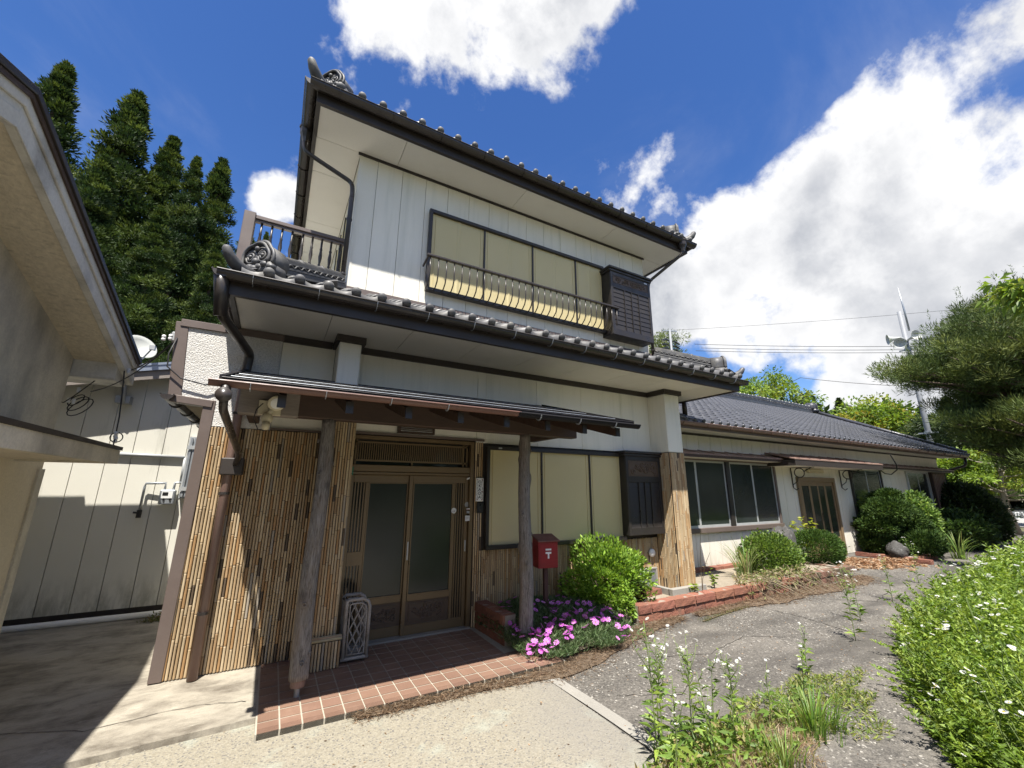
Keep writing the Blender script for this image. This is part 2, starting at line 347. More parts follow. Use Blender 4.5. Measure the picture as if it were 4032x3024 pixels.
def leafmat(name, trans=.35, rough=.5, spec=.35):
    m, t, p, o = newmat(name); h = T(t); a = h.n('ShaderNodeVertexColor', layer_name='Col')
    h.l(a.outputs[0], p.inputs['Base Color']); p.inputs['Roughness'].default_value = rough; p.inputs['Specular IOR Level'].default_value = spec
    tr = h.n('ShaderNodeBsdfTranslucent'); hv = h.n('ShaderNodeHueSaturation'); hv.inputs['Value'].default_value = 1.5; hv.inputs['Saturation'].default_value = 1.1; hv.inputs['Hue'].default_value = .49
    h.l(a.outputs[0], hv.inputs['Color']); h.l(hv.outputs[0], tr.inputs[0]); mx = h.n('ShaderNodeMixShader'); mx.inputs[0].default_value = trans
    h.l(p.outputs[0], mx.inputs[1]); h.l(tr.outputs[0], mx.inputs[2]); h.l(mx.outputs[0], o.inputs[0]); return m
leaf = leafmat('leaf'); needle = leafmat('needle', .2, .6, .2); petal = leafmat('petal', .4, .6, .2)

# ground materials
def concmat():
    m, t, p, o = newmat('smooth_concrete'); h = T(t); P = h.pos()
    c = h.mixc(h.noise(P, 2.2, 8, .6), (.21, .185, .145), (.40, .365, .295))
    c = h.mixc(h.ramp(h.noise(h.pos((1, 1.7, 1)), 2.0, 10, .74, .3), .44, .64, 0, .8), c, (.085, .070, .052))
    c = h.mixc(h.ramp(h.noise(h.pos((1.2, 4, 1)), 3.5, 6, .7), .60, .72, 0, .5), c, (.50, .47, .39))
    c = h.mixc(1.0, c, h.mixc(h.noise(P, 130, 3), (.75,)*3, (1.25,)*3), 'MULTIPLY')
    h.l(c, p.inputs['Base Color']); p.inputs['Roughness'].default_value = .9
    h.l(h.bump(h.noise(P, 110, 5, .7), .5, .006), p.inputs['Normal']); return m
def aggrmat():
    m, t, p, o = newmat('exposed_aggregate'); h = T(t); P = h.pos()
    rc = h.vor(P, 88, out='Color'); d = h.vor(P, 88)
    sepc = h.n('ShaderNodeSeparateColor'); h.l(rc, sepc.inputs[0])
    c = h.mixc(h.ramp(sepc.outputs[0], 0, 1), (.200, .180, .138), (.285, .260, .203))
    c = h.mixc(h.ramp(sepc.outputs[1], .86, .91), c, (.135, .128, .115))
    c = h.mixc(h.ramp(d, .50, .75, 0, .55), c, (.25, .22, .16))
    c = h.mixc(h.ramp(h.noise(P, .9, 5, .6), .55, .75, 0, .5), c, (.20, .18, .145))
    c = h.mixc(h.ramp(h.noise(h.pos((1.4, 1.4, 1)), 1.7, 3), .58, .70, 0, .30), c, (.38, .46, .40))
    # the slab wears to grey towards the asphalt
    g = h.n('ShaderNodeSeparateXYZ'); h.l(P, g.inputs[0])
    wv = h.m('ADD', g.outputs[0], h.m('MULTIPLY', h.noise(P, 1.6, 5, .6), 1.2))
    c = h.mixc(h.ramp(wv, 2.2, 3.0, 0, .62), c, h.mixc(h.noise(P, 240, 3), (.07, .068, .062), (.30, .28, .25)))
    h.l(c, p.inputs['Base Color']); p.inputs['Roughness'].default_value = .88
    h.l(h.bump(d, .5, .006), p.inputs['Normal']); return m
def asphmat():
    m, t, p, o = newmat('old_asphalt'); h = T(t); P = h.pos()
    rc = h.vor(P, 72, out='Color'); s2 = h.n('ShaderNodeSeparateColor'); h.l(rc, s2.inputs[0])
    c = h.mixc(s2.outputs[0], (.058, .053, .046), (.155, .141, .121))
    c = h.mixc(h.ramp(s2.outputs[1], .955, .975), c, (.36, .34, .30))
    c = h.mixc(h.ramp(h.noise(P, .7, 7, .62), .46, .70, 0, .65), c, (.205, .185, .158))
    c = h.mixc(h.ramp(h.noise(h.pos((.5, 1.6, 1)), 1.1, 6, .6), .48, .64, 0, .75), c, (.050, .045, .039))
    h.l(c, p.inputs['Base Color']); p.inputs['Roughness'].default_value = .9
    h.l(h.bump(h.vor(P, 95), .7, .008), p.inputs['Normal']); return m
def dirtmat(name, a, b, sc=7):
    m, t, p, o = newmat(name); h = T(t); P = h.pos()
    c = h.mixc(h.noise(P, sc, 8, .7), a, b); c = h.mixc(1.0, c, h.mixc(h.noise(P, 120, 4, .7), (.5,)*3, (1.5,)*3), 'MULTIPLY')
    h.l(c, p.inputs['Base Color']); p.inputs['Roughness'].default_value = .95; h.l(h.bump(h.noise(P, 90, 6, .75), 1.0, .02), p.inputs['Normal']); return m
conc = concmat(); aggr = aggrmat(); asph = asphmat()
mulch = dirtmat('needle_litter', (.085, .060, .040), (.20, .145, .095), 9)
earth = dirtmat('earth_ground', (.06, .065, .03), (.14, .13, .07), 3)
# ================================================================== ground
def sheet(poly, z): return MB().add([(x, y, z) for x, y in poly], [tuple(range(len(poly)))])
struct('ground', sheet([(-600, -600), (600, -600), (600, 900), (-600, 900)], -.07), earth)
struct('asphalt_drive', sheet([(2.30, -10), (60, -10), (60, 5.2), (22, 5.4), (14, 5.62), (2.30, 5.62)], -.052), asph)
struct('aggregate_pavement', sheet([(-9, -10), (2.38, -10), (2.36, 3.56), (2.6, 3.70), (2.6, 3.95), (-9, 3.95)], -.046), aggr)
struct('concrete_apron', sheet([(-9, 3.92), (-.85, 3.90), (.099, 3.94), (.099, 5.2), (.0, 8.0), (-9, 8.0)], -.008), conc)
obj('apron_edge', MB().add([(-9, 3.92, -.008), (-.85, 3.90, -.008), (.099, 3.94, -.008), (.099, 3.935, -.06), (-.85, 3.895, -.06), (-9, 3.915, -.06)], [(0, 5, 4, 1), (1, 4, 3, 2)]), conc)['kind'] = 'structure'
mb = MB()
ys = np.linspace(3.58, -3, 30); xs = 2.42+.012*np.sin(ys*3)
for i in range(29): mb.add([(xs[i]-.055, ys[i], -.041), (xs[i]+.055, ys[i], -.041), (xs[i+1]+.055, ys[i+1], -.041), (xs[i+1]-.055, ys[i+1], -.041)], [(0, 3, 2, 1)])
struct('joint_strip', mb, concrete_k)

# cracks and debris on the paving
crackm = M('crack_dark', (.035, .03, .025), .95)
def crack(pts, z, w=.005):
    mb = MB(); P = []
    for a, b in zip(pts[:-1], pts[1:]):
        for t in np.linspace(0, 1, 9)[:-1]: P.append((a[0]+(b[0]-a[0])*t+random.gauss(0, .008), a[1]+(b[1]-a[1])*t+random.gauss(0, .008)))
    for i in range(len(P)-1):
        (x0, y0), (x1, y1) = P[i], P[i+1]; d = math.hypot(x1-x0, y1-y0)+1e-6; nx, ny = -(y1-y0)/d*w*random.uniform(.4, 1.2), (x1-x0)/d*w*random.uniform(.4, 1.2)
        mb.add([(x0-nx, y0-ny, z), (x1-nx, y1-ny, z), (x1+nx, y1+ny, z), (x0+nx, y0+ny, z)], [(0, 1, 2, 3)])
    struct('pavement_crack', mb, crackm)
crack([(-1.6, 4.6), (-.9, 4.3), (-.3, 4.35), (.09, 4.22)], -.004, .003)
crack([(6.4, 4.07), (6.42, 3.4), (6.3, 2.85), (6.5, 2.4)], -.048, .006); crack([(3.4, 3.5), (4.2, 3.2), (5.0, 3.35), (5.6, 3.0)], -.048, .004); crack([(7.6, 3.9), (8.3, 3.3), (9.4, 3.5)], -.048, .006)
crack([(2.7, 3.0), (3.2, 2.75), (3.5, 2.9)], -.048, .004)

# ================================================================== roof tile pieces
TW, TL = .262, .30
def tile_prof(n=9):
    out = []
    for i in range(n):
        u = i/(n-1)
        h = -.022*math.sin(math.pi*u/.68) if u < .68 else .030*math.sin(math.pi*(u-.68)/.32)
        out.append((u, h))
    return out
def tile_arrays(w=TW, l=TL, lip=.022, n=9):
    """one pantile in its own slope frame: u along the eave, v up the slope, w outward"""
    p = tile_prof(n); v = []; f = []
    for u, h in p: v.append((u*w, 0, h+.030))
    for u, h in p: v.append((u*w, l, h+.004))
    for u, h in p: v.append((u*w, 0, h+.030-lip))
    for i in range(n-1): f.append((i, i+1, n+i+1, n+i)); f.append((2*n+i, 2*n+i+1, i+1, i))
    return np.array(v), f
TV, TF = tile_arrays()
def slope_frame(o, eave, up, slope):
    o = Vector(o); e = Vector(eave).normalized(); h = Vector(up).normalized(); v = (h+Vector((0, 0, slope))).normalized(); w = e.cross(v)
    if w.z < 0: w = -w
    return o, e, v, w
def frame_mat(fr, u, v):
    o, e, vv, w = fr; p = o+e*u+vv*v
    return Matrix(((e.x, vv.x, w.x, p.x), (e.y, vv.y, w.y, p.y), (e.z, vv.z, w.z, p.z), (0, 0, 0, 1)))
def tile_field(name, fr, L_, V_, inside, mat, parent, skip=None, step=.235):
    vs = []; fs = []; k = 0
    for j in range(int(V_/step)):
        for i in range(int(L_/TW)):
            u, v = i*TW, j*step
            if not inside(u+TW/2, v+step/2) or (skip and skip(i, j)): continue
            m = frame_mat(fr, u, v); A = np.array(m)
            q = TV @ A[:3, :3].T + A[:3, 3]
            vs.append(q); fs += [tuple(x+k for x in f) for f in TF]; k += len(q)
    if not vs: return None
    me = bpy.data.meshes.new(name); me.from_pydata(np.concatenate(vs).tolist(), [], fs); me.update(); me.materials.append(mat); me.shade_smooth()
    o = obj(name, me, None, parent); o['kind'] = 'stuff'; return o
_eave = {}
def eave_tile_mesh(kind, mat):
    """first-course tile: scalloped front apron and a round boss (ball) or a small square lip"""
    if kind in _eave: return _eave[kind]
    mb = MB(); n = 9; p = tile_prof(n)
    v = [(u*.245, 0, h+.03) for u, h in p]+[(u*.245, .30, h+.004) for u, h in p]+[(u*.245, -.004, h-.022-.018*math.sin(math.pi*u)) for u, h in p]
    f = []
    for i in range(n-1): f += [(i, i+1, n+i+1, n+i), (2*n+i, 2*n+i+1, i+1, i)]
    mb.add(v, f)
    if kind == 'ball': mb.ball((.245*.84, -.012, .030), (.047, .027, .047), 14, 8)
    else:
        mb.ball((.245*.84, -.006, .032), (.044, .022, .044), 12, 6)
        mb.hexa([(.02, -.02, -.035), (.15, -.02, -.035), (.15, .02, -.035), (.02, .02, -.035), (.02, -.02, .012), (.15, -.02, .012), (.15, .02, .012), (.02, .02, .012)])
    me = mb.mesh('eave_tile'); me.materials.append(mat); me.shade_smooth(); _eave[kind] = me; return me
def mobj(name, me, mw, parent):
    o = bpy.data.objects.new(name, me); COL.objects.link(o); o.matrix_basis = mw
    if parent is not None: o.parent = parent; o.matrix_parent_inverse = WM[parent.name].inverted()
    WM[o.name] = mw.copy(); return o
def eave_row(fr, L_, parent, kind='ball', mat=None, u0=0.0, pitch=.245):
    me = eave_tile_mesh(kind, mat or kawara)
    for i in range(int(round((L_-u0)/pitch))): mobj('eave_tile', me, frame_mat(fr, u0+i*pitch, -.035), parent)

def ridge(a, b, parent, mat, h=.2, w=.16, name='hip_ridge'):
    """stacked ridge: flat courses with a wavy band and half-round caps on top"""
    a = Vector(a); b = Vector(b); d = (b-a); Ln = d.length; d.normalize(); sd = d.cross(Vector((0, 0, 1))).normalized(); up = sd.cross(d)
    mb = MB()
    for k, (z0, z1, ww) in enumerate(((0, h*.28, w), (h*.30, h*.40, w*1.06), (h*.58, h*.68, w*1.0), (h*.70, h*.80, w*.92))):
        mb.hexa([a-sd*ww/2+up*z0, a+sd*ww/2+up*z0, b+sd*ww/2+up*z0, b-sd*ww/2+up*z0, a-sd*ww/2+up*z1, a+sd*ww/2+up*z1, b+sd*ww/2+up*z1, b-sd*ww/2+up*z1])
    mb.hexa([a-sd*w*.4+up*h*.38, a+sd*w*.4+up*h*.38, b+sd*w*.4+up*h*.38, b-sd*w*.4+up*h*.38, a-sd*w*.4+up*h*.6, a+sd*w*.4+up*h*.6, b+sd*w*.4+up*h*.6, b-sd*w*.4+up*h*.6])
    core = obj(name, mb, mat, parent)
    wv = MB()
    for sg in (-1, 1):
        pts = [a+d*t+sd*sg*w*.5+up*(h*.49+h*.07*math.sin(t*2*math.pi/.09)) for t in np.arange(0, Ln, .015)]
        wv.tube(pts, .008, 5)
    obj('wavy_band', wv, mat, core, smooth=True)
    n = max(1, int(Ln/.27)); st = Ln/n
    cap = MB()
    for i in range(n):
        c0 = a+d*(i*st)+up*h*.78; c1 = a+d*((i+1)*st+.02)+up*h*.78
        cap.tube([c0, c0+d*.03, c0+d*.031, c1], [w*.36, w*.36, w*.31, w*.29], 10)
    obj('ridge_cap', cap, mat, core, smooth=True)
    return core
def ornament(c, out, parent, mat, s=1.0):
    """ridge-end ornament: lobed hood, scrolls, cloud base"""
    out = Vector(out).normalized(); x = out.cross(Vector((0, 0, 1))).normalized()
    M3 = Matrix(((x.x, out.x, 0), (x.y, out.y, 0), (x.z, out.z, 1))); c = Vector(c)
    Mt = M3 @ Matrix(((1, 0, 0), (0, 0, -1), (0, 1, 0)))
    def P(u, d, z): return c+M3 @ Vector((u*s, d*s, z*s))
    hood = MB()
    for R, d, rr in ((.162, -.005, .016), (.138, .018, .014), (.166, -.045, .012), (.168, -.09, .012)):
        pts = []
        for k in range(25):
            a = math.pi*(-.12+1.24*k/24); lob = 1+.09*abs(math.sin(a*2.5)); pts.append(P(R*lob*math.cos(a), d, .13+R*lob*math.sin(a)))
        hood.tube(pts, rr*s, 6) if d > -.03 else None
    pl = [(.155*math.cos(a)*(1+.09*abs(math.sin(a*2.5))), .13+.155*math.sin(a)*(1+.09*abs(math.sin(a*2.5)))) for a in np.linspace(-.4, math.pi+.4, 22)]
    hood.prism(pl, lambda u, v, d: P(u, d, v), -.19, -.01)
    o = obj('ridge_ornament', hood, mat, parent, smooth=True)
    sc = MB()
    for sx in (-1, 1):
        for R, d in ((.058, .0), (.032, .006)): sc.torus(P(sx*.066, d, .155), R*s, .011*s, Mt, 16, 6)
    for u, z, r in ((0, .10, .032), (.066, .155, .018), (-.066, .155, .018), (0, .225, .024)): sc.ball(P(u, .01, z), r*s, 10, 6)
    obj('scroll', sc, mat, o, smooth=True)
    cb = MB()
    for k in range(7): cb.ball(P(-.17+.057*k, .0+.012*(k % 2), .03+.012*((k*5) % 3)), (.042*s, .03*s, .03*s), 8, 6)
    cb.prism([(-.2, -.02), (.2, -.02), (.17, .07), (-.17, .07)], lambda u, v, d: P(u, d, v), -.15, .02)
    obj('cloud_base', cb, mat, o, smooth=True)
    return o
def horn_tile(c, out, parent, mat, s=1.0):
    out = Vector(out).normalized(); c = Vector(c); up = Vector((0, 0, 1))
    pts = [c-out*.22*s+up*.0, c-out*.08*s+up*.0, c+out*.03*s+up*.035*s, c+out*.10*s+up*.09*s, c+out*.135*s+up*.15*s, c+out*.14*s+up*.17*s]
    return obj('corner_tile', MB().tube(pts, [.075*s, .07*s, .062*s, .052*s, .042*s, .024*s], 12), mat, parent, smooth=True)

def gutter_run(a, b, parent, mat, r=.06, hooks=.62, name='gutter', hookmat=None, hook_up=.0):
    g = obj(name, MB().gutter(a, b, r), mat, parent, smooth=False)
    a = Vector(a); b = Vector(b); d = (b-a); Ln = d.length; d.normalize(); sd = d.cross(Vector((0, 0, 1))).normalized(); up = Vector((0, 0, 1))
    n = max(1, int(Ln/hooks))
    for k in range(n):
        c = a+d*(hooks*(k+.5)); pts = [c+sd*(-math.cos(math.pi*q/8))*(r+.004)-up*math.sin(math.pi*q/8)*(r+.004) for q in range(9)]
        # strap round the channel, tail back to the fascia
        s_in = pts[0] if (pts[0]-Vector((3, 12, pts[0].z))).length < (pts[-1]-Vector((3, 12, pts[-1].z))).length else pts[-1]
        mb = MB()
        for i in range(8): mb.beam(pts[i], pts[i+1], .022, .004, up=d)
        obj('gutter_hook', mb, hookmat or mat, g)
    return g
def downpipe(pts, r, parent, mat, n=12, bands=(), name='downpipe'):
    P = [Vector(p) for p in pts]; Q = [P[0]]
    for i in range(1, len(P)-1):
        a = (P[i-1]-P[i]); b = (P[i+1]-P[i]); k = min(.09, a.length*.45, b.length*.45); a.normalize(); b.normalize()
        for t in (0, .25, .5, .75, 1): Q.append((P[i]+a*k)*(1-t)**2+P[i]*2*t*(1-t)+(P[i]+b*k)*t**2)
    Q.append(P[-1]); o = obj(name, MB().tube(Q, r, n), mat, parent, smooth=True)
    for c in bands: obj('pipe_band', MB().tube([Vector(c)-Vector((0, 0, .012)), Vector(c)+Vector((0, 0, .012))], r+.006, n), darkmetal, o)
    return o

# bamboo canes -------------------------------------------------------
BC = [(.48, .375, .235), (.53, .43, .285), (.43, .32, .19), (.55, .46, .315), (.50, .405, .265), (.38, .265, .15), (.47, .37, .24), (.51, .405, .255)]
def cane(x, y, z0, z1, face, parent, r=.0145, horiz=None):
    """one cane: stacked joints of split bamboo, each joint with its own tone; face = outward (fx, fy)"""
    fx, fy = face; sx, sy = -fy, fx
    vs = []; fs = []; cols = []; z = z0; ck = random.uniform(.88, 1.06)
    while z < z1-1e-4:
        h = min(random.uniform(.14, .42), z1-z)
        if z1-(z+h) < .05: h = z1-z
        q = random.random(); c = random.choice(BC); k = ck*random.uniform(.90, 1.10); rr = r*random.uniform(.90, 1.0)
        if q < .05: c = (.13, .10, .072); rr *= .82; h = min(h, .16)
        elif q < .08: c = (.36, .33, .28)
        elif q < .20: c = (.42, .27, .135)
        c = (c[0]*k*.90, c[1]*k*.85, c[2]*k*.80)
        rows = [(0, .80), (.006, 1.05), (.014, .98), (h-.012, .97), (h-.005, 1.04), (h, .80)]
        o = len(vs)
        for dz, kr in rows:
            for i in range(6):
                a = math.pi*i/5; s = -math.cos(a)*rr*kr; d = math.sin(a)*rr*kr
                vs.append((x+sx*s+fx*d, y+sy*s+fy*d, z+dz))
                dk = .5 if kr < .9 else 1.0; cols.append((c[0]*dk, c[1]*dk, c[2]*dk, 1))
        for j in range(len(rows)-1):
            for i in range(5): fs.append((o+j*6+i, o+j*6+i+1, o+(j+1)*6+i+1, o+(j+1)*6+i))
        fs.append(tuple(o+5*6+i for i in range(6)))
        z += h
    me = bpy.data.meshes.new('bamboo_cane'); me.from_pydata(vs, [], fs); me.update(); me.materials.append(bamboo)
    at = me.color_attributes.new('Col', 'FLOAT_COLOR', 'POINT'); at.data.foreach_set('color', np.array(cols, dtype=np.float32).ravel()); me.shade_smooth()
    return obj('bamboo_cane', me, None, parent)
def cane_wall(a, b, z0, z1, face, parent, pitch=.0262):
    a = Vector(a); b = Vector(b); n = int(round((b-a).length/pitch)); back = MB()
    fx, fy = face
    p0 = a; p1 = b; t = .012
    for i in range(n):
        p = a.lerp(b, (i+.5)/n); cane(p.x, p.y, z0+random.uniform(0, .006), z1-random.uniform(0, .008), face, parent, pitch*.43)

# siding panels ------------------------------------------------------
def panels(edges, Y, z0, z1, mat, parent, th=.02, gap=.005, name='siding_panel', zf=None):
    for a, b in zip(edges[:-1], edges[1:]):
        obj(name, MB().box(a+gap/2, b-gap/2, Y, Y+th, z0, z1 if zf is None else zf((a+b)/2)), mat, parent, bevel=.002)

# ================================================================== two-storey house
H = thing('two_storey_house', 'white two-storey house with bamboo-clad ground floor and grey tiled eaves', 'house', (2.5, 4.97, 0))
Yf = 4.97
# --- upper floor
core = MB().box(.49, 5.63, Yf+.021, 9.4, 3.3, 5.92)
obj('upper_wall', core, fascia, H)
ed = [.47]+[x for x in np.arange(.367, 5.7, .3343) if .55 < x < 5.6]+[5.65]
panels(ed, Yf, 3.6, 5.90, siding, H)
obj('corner_trim', MB().box(.462, .505, Yf-.004, Yf+.03, 3.6, 5.90), siding, H)
for y0 in np.arange(4.99, 9.3, .34): obj('side_panel', MB().box(.47, .489, y0, y0+.334, 3.6, 5.90), siding, H)
for y0 in np.arange(4.99, 9.3, .88): obj('side_panel', MB().box(5.631, 5.65, y0, y0+.87, 2.9, 5.90), siding, H)
obj('eave_trim', MB().box(.44, 5.68, Yf-.02, Yf-.001, 5.885, 5.917), darkmetal, H)
# side window shutters on the balcony
sw = obj('side_shutter', MB().box(.455, .468, 5.45, 6.9, 3.9, 5.5), shutter, H)
for y0 in (5.42, 5.9, 6.4, 6.9): obj('shutter_bar', MB().box(.44, .467, y0, y0+.04, 3.9, 5.52), darkmetal, sw)

def shutters(edges, z0, z1, Y, parent, ridge_mid):
    fr = MB(); x0, x1 = edges[0], edges[-1]
    fr.box(x0-.045, x1+.02, Y-.055, Y, z1, z1+.05); fr.box(x0-.045, x1+.02, Y-.075, Y, z0-.05, z0); fr.box(x0-.045, x0, Y-.055, Y, z0, z1)
    f = obj('window_frame', fr, darkmetal, parent, bevel=.004)
    for a, b in zip(edges[:-1], edges[1:]):
        p = MB(); m = (a+b)/2; w = .03
        prof = [(a+.012, -.012), (a+.05, -.012), (a+.053, -.020), (a+.062, -.020), (a+.065, -.012)]
        if ridge_mid: prof += [(m-w, -.012), (m-w*.3, -.019), (m+w*.3, -.019), (m+w, -.012)]
        prof += [(b-.065, -.012), (b-.062, -.020), (b-.053, -.020), (b-.05, -.012), (b-.012, -.012)]
        n = len(prof); vs = [(x, Y+d, z0) for x, d in prof]+[(x, Y+d, z1) for x, d in prof]
        p.add(vs, [(i, i+1, n+i+1, n+i) for i in range(n-1)])
        obj('shutter_panel', p, shutter, parent)
    for e in edges[1:-1]: obj('shutter_divider', MB().box(e-.012, e+.012, Y-.03, Y-.004, z0, z1), darkmetal, parent)
    return f
def carving(x0, x1, Y, z0, z1, parent, mat, seed=0):
    """relief panel: sunk board, raised frame, scrolling foliage"""
    rd = random.Random(seed); b = obj('carved_panel', MB().box(x0, x1, Y, Y+.012, z0, z1), mat, parent)
    r = MB(); w = x1-x0; h = z1-z0; cx_, cz = (x0+x1)/2, (z0+z1)/2
    for k in range(int(w/h*9)+6):
        u = x0+w*(.1+.8*rd.random()); v = z0+h*(.2+.6*rd.random()); R = h*rd.uniform(.09, .2); a0 = rd.uniform(0, 6)
        pts = [(u+R*(1-t*.6)*math.cos(a0+t*5), Y-.003, v+R*(1-t*.6)*math.sin(a0+t*5)) for t in np.linspace(0, 1, 9)]
        r.tube(pts, h*.042, 5)
        r.ball(pts[-1], h*.06, 6, 4)
    obj('relief', r, mat, b, smooth=True, kind='stuff')
    fr = MB(); c = h*.2
    o_ = [(x0+c*.9, z0+h*.08), (x1-c*.9, z0+h*.08), (x1-h*.1, z0+c), (x1-h*.1, z1-c), (x1-c*.9, z1-h*.08), (x0+c*.9, z1-h*.08), (x0+h*.1, z1-c), (x0+h*.1, z0+c)]
    for i in range(8): fr.beam((o_[i][0], Y, o_[i][1]), (o_[(i+1) % 8][0], Y, o_[(i+1) % 8][1]), .012, .01, up=(0, 1, 0))
    obj('relief_frame', fr, mat, b)
    return b
def shutter_box(x0, x1, z0, z1, Y, parent, zc):
    """storage box for the rain shutters: louvred front, carved head panel, cornice"""
    bx = obj('shutter_box', MB().box(x0, x1, Y, Yf, z0, z1-.03), darkmetal, parent, bevel=.004)
    cp = MB().box(x0-.03, x1+.03, Y-.035, Yf, z1-.03, z1+.01).box(x0-.05, x1+.05, Y-.06, Yf, z1+.011, z1+.05)
    obj('cornice', cp, darkmetal, bx, bevel=.006)
    fr = MB(); t = .05
    fr.box(x0, x0+t, Y-.018, Y-.001, z0, z1-.03).box(x1-t, x1, Y-.018, Y-.001, z0, z1-.03).box(x0+t, x1-t, Y-.017, Y-.001, z0, z0+.11).box(x0+t, x1-t, Y-.017, Y-.001, zc-.09, zc).box(x0+t, x1-t, Y-.017, Y-.001, z1-.10, z1-.03)
    obj('box_frame', fr, darkmetal, bx, bevel=.003)
    carving(x0+t, x1-t, Y-.010, zc, z1-.10, bx, carved, int(x0*10))
    n = 9; zz0, zz1 = z0+.11, zc-.09; st = (zz1-zz0)/n
    for k in range(n):
        a = zz0+k*st; m2 = MB().hexa([(x0+t, Y-.010, a), (x1-t, Y-.010, a), (x1-t, Y-.001, a), (x0+t, Y-.001, a), (x0+t, Y-.003, a+st-.004), (x1-t, Y-.003, a+st-.004), (x1-t, Y-.001, a+st-.004), (x0+t, Y-.001, a+st-.004)])
        obj('slat', m2, darkmetal if k else darkmetal, bx)
    for k in range(3):
        x = x0+t+(x1-x0-2*t)*(.30+.2*k); obj('box_bar', MB().box(x-.008, x+.008, Y-.021, Y-.011, zz0, zz1), darkmetal, bx)
    return bx
wU = shutters([1.475, 2.285, 3.125, 3.975, 4.56], 4.19, 5.34, Yf-.03, H, True)
shutter_box(4.56, 5.50, 4.08, 5.26, 4.73, H, 5.02)
obj('maker_plate', MB().box(5.36, 5.43, 4.709, 4.713, 5.18, 5.205), alu, H)
# bowed window guard
rg = obj('guard_rail', MB().box(1.37, 4.70, 4.685, 4.735, 4.535, 4.57), gutterm, H, bevel=.008)
for i in range(30):
    x = 1.42+i*.1115
    obj('guard_bar', MB().tube([(x, 4.71, 4.54), (x, 4.71, 4.36), (x, 4.715, 4.28), (x, 4.74, 4.215), (x, 4.80, 4.165), (x, 4.87, 4.15)], .0085, 6), gutterm, rg, smooth=True)
for x in (1.39, 4.68):
    obj('guard_bracket', MB().beam((x, 4.71, 4.545), (x, 4.93, 4.50), .02, .025), gutterm, rg)

# --- upper eave and roof
def eave(x0, x1, y0, y1s, zs, parent, gy, gx0, gx1, gz, fh, side_y, joints_f, joints_s):
    """flat soffit in boards round front and both sides, fascia and gutters"""
    e = [x0]+joints_f+[x1]
    for a, b in zip(e[:-1], e[1:]): obj('soffit_board', MB().box(a+.003, b-.003, y0, Yf-.003, zs, zs+.02), soffit, parent)
    for xa, xb in ((x0, .465), (5.655, x1)):
        s = [Yf]+joints_s+[side_y]
        for a, b in zip(s[:-1], s[1:]): obj('soffit_board', MB().box(xa, xb, a+.003, b-.003, zs, zs+.02), soffit, parent)
    fb_ = MB().box(x0-.045, x1+.045, y0-.045, y0, zs-.02, zs+fh).box(x0-.045, x0, y0+.001, side_y, zs-.02, zs+fh).box(x1, x1+.045, y0+.001, side_y, zs-.02, zs+fh)
    obj('fascia_board', fb_, fascia, parent)
eave(-.07, 6.20, 4.45, 9.0, 5.92, H, 4.33, -.23, 6.38, 6.06, .15, 9.2, [.95, 2.75, 4.55], [5.62, 6.9, 8.0])
gu = gutter_run((-.20, 4.335, 6.065), (6.36, 4.335, 6.065), H, gutterm, .066, .62)
gutter_run((-.185, 9.2, 6.065), (-.185, 4.30, 6.065), H, gutterm, .066, .62)
gutter_run((6.315, 4.30, 6.065), (6.315, 9.2, 6.065), H, gutterm, .066, .62)
XA, XB, YA, YB = -.16, 6.29, 4.36, 9.4; SL = .45; ZE = 6.128
def hip_roof(XA, XB, YA, YB, ZE, SL, parent, kind='ball', vmax=99):
    k = math.sqrt(1+SL*SL); hw = (YB-YA)/2
    fr = slope_frame((XA, YA, ZE), (1, 0, 0), (0, 1, 0), SL)
    eave_row(fr, XB-XA, parent, kind, u0=.06)
    tile_field('roof_tiles', fr, XB-XA, min(hw*k, vmax), lambda u, v: v/k < u < (XB-XA)-v/k and v > .22, kawara, parent)
    fl = slope_frame((XA, YB, ZE), (0, -1, 0), (1, 0, 0), SL)
    tile_field('roof_tiles', fl, YB-YA, min(hw*k, vmax), lambda u, v: v/k < u < (YB-YA)-v/k, kawara, parent)
    frr = slope_frame((XB, YA, ZE), (0, 1, 0), (-1, 0, 0), SL)
    tile_field('roof_tiles', frr, YB-YA, min(hw*k, vmax), lambda u, v: v/k < u < (YB-YA)-v/k, kawara, parent)
    return fr
hip_roof(XA, XB, YA, YB, ZE, SL, H)
dk = MB()
hw = (YB-YA)/2; rz = ZE+hw*SL-.03
dk.add([(XA, YA, ZE-.02), (XB, YA, ZE-.02), (XB, YB, ZE-.02), (XA, YB, ZE-.02), (XA+hw, YA+hw, rz), (XB-hw, YA+hw, rz)], [(0, 1, 5, 4), (1, 2, 5), (2, 3, 4, 5), (3, 0, 4)])
obj('roof_deck', dk, fascia, H)
o_ = .22
for sx, x in ((1, XA), (-1, XB)):
    ridge((x+sx*.22, YA+.22, ZE+.22*SL+.03), (x+sx*hw, YA+hw, rz+.05), H, kawara, .2, .16)
    ornament((x+sx*.16, YA+.16, ZE+.085), (-sx, -1, 0), H, kawara, 1.05)
    horn_tile((x+sx*.04, YA+.04, ZE+.03), (-sx, -1, 0), H, kawara, 1.05)
ridge((XA+hw, YA+hw, rz+.05), (XB-hw, YA+hw, rz+.05), H, kawara, .3, .18, name='main_ridge')
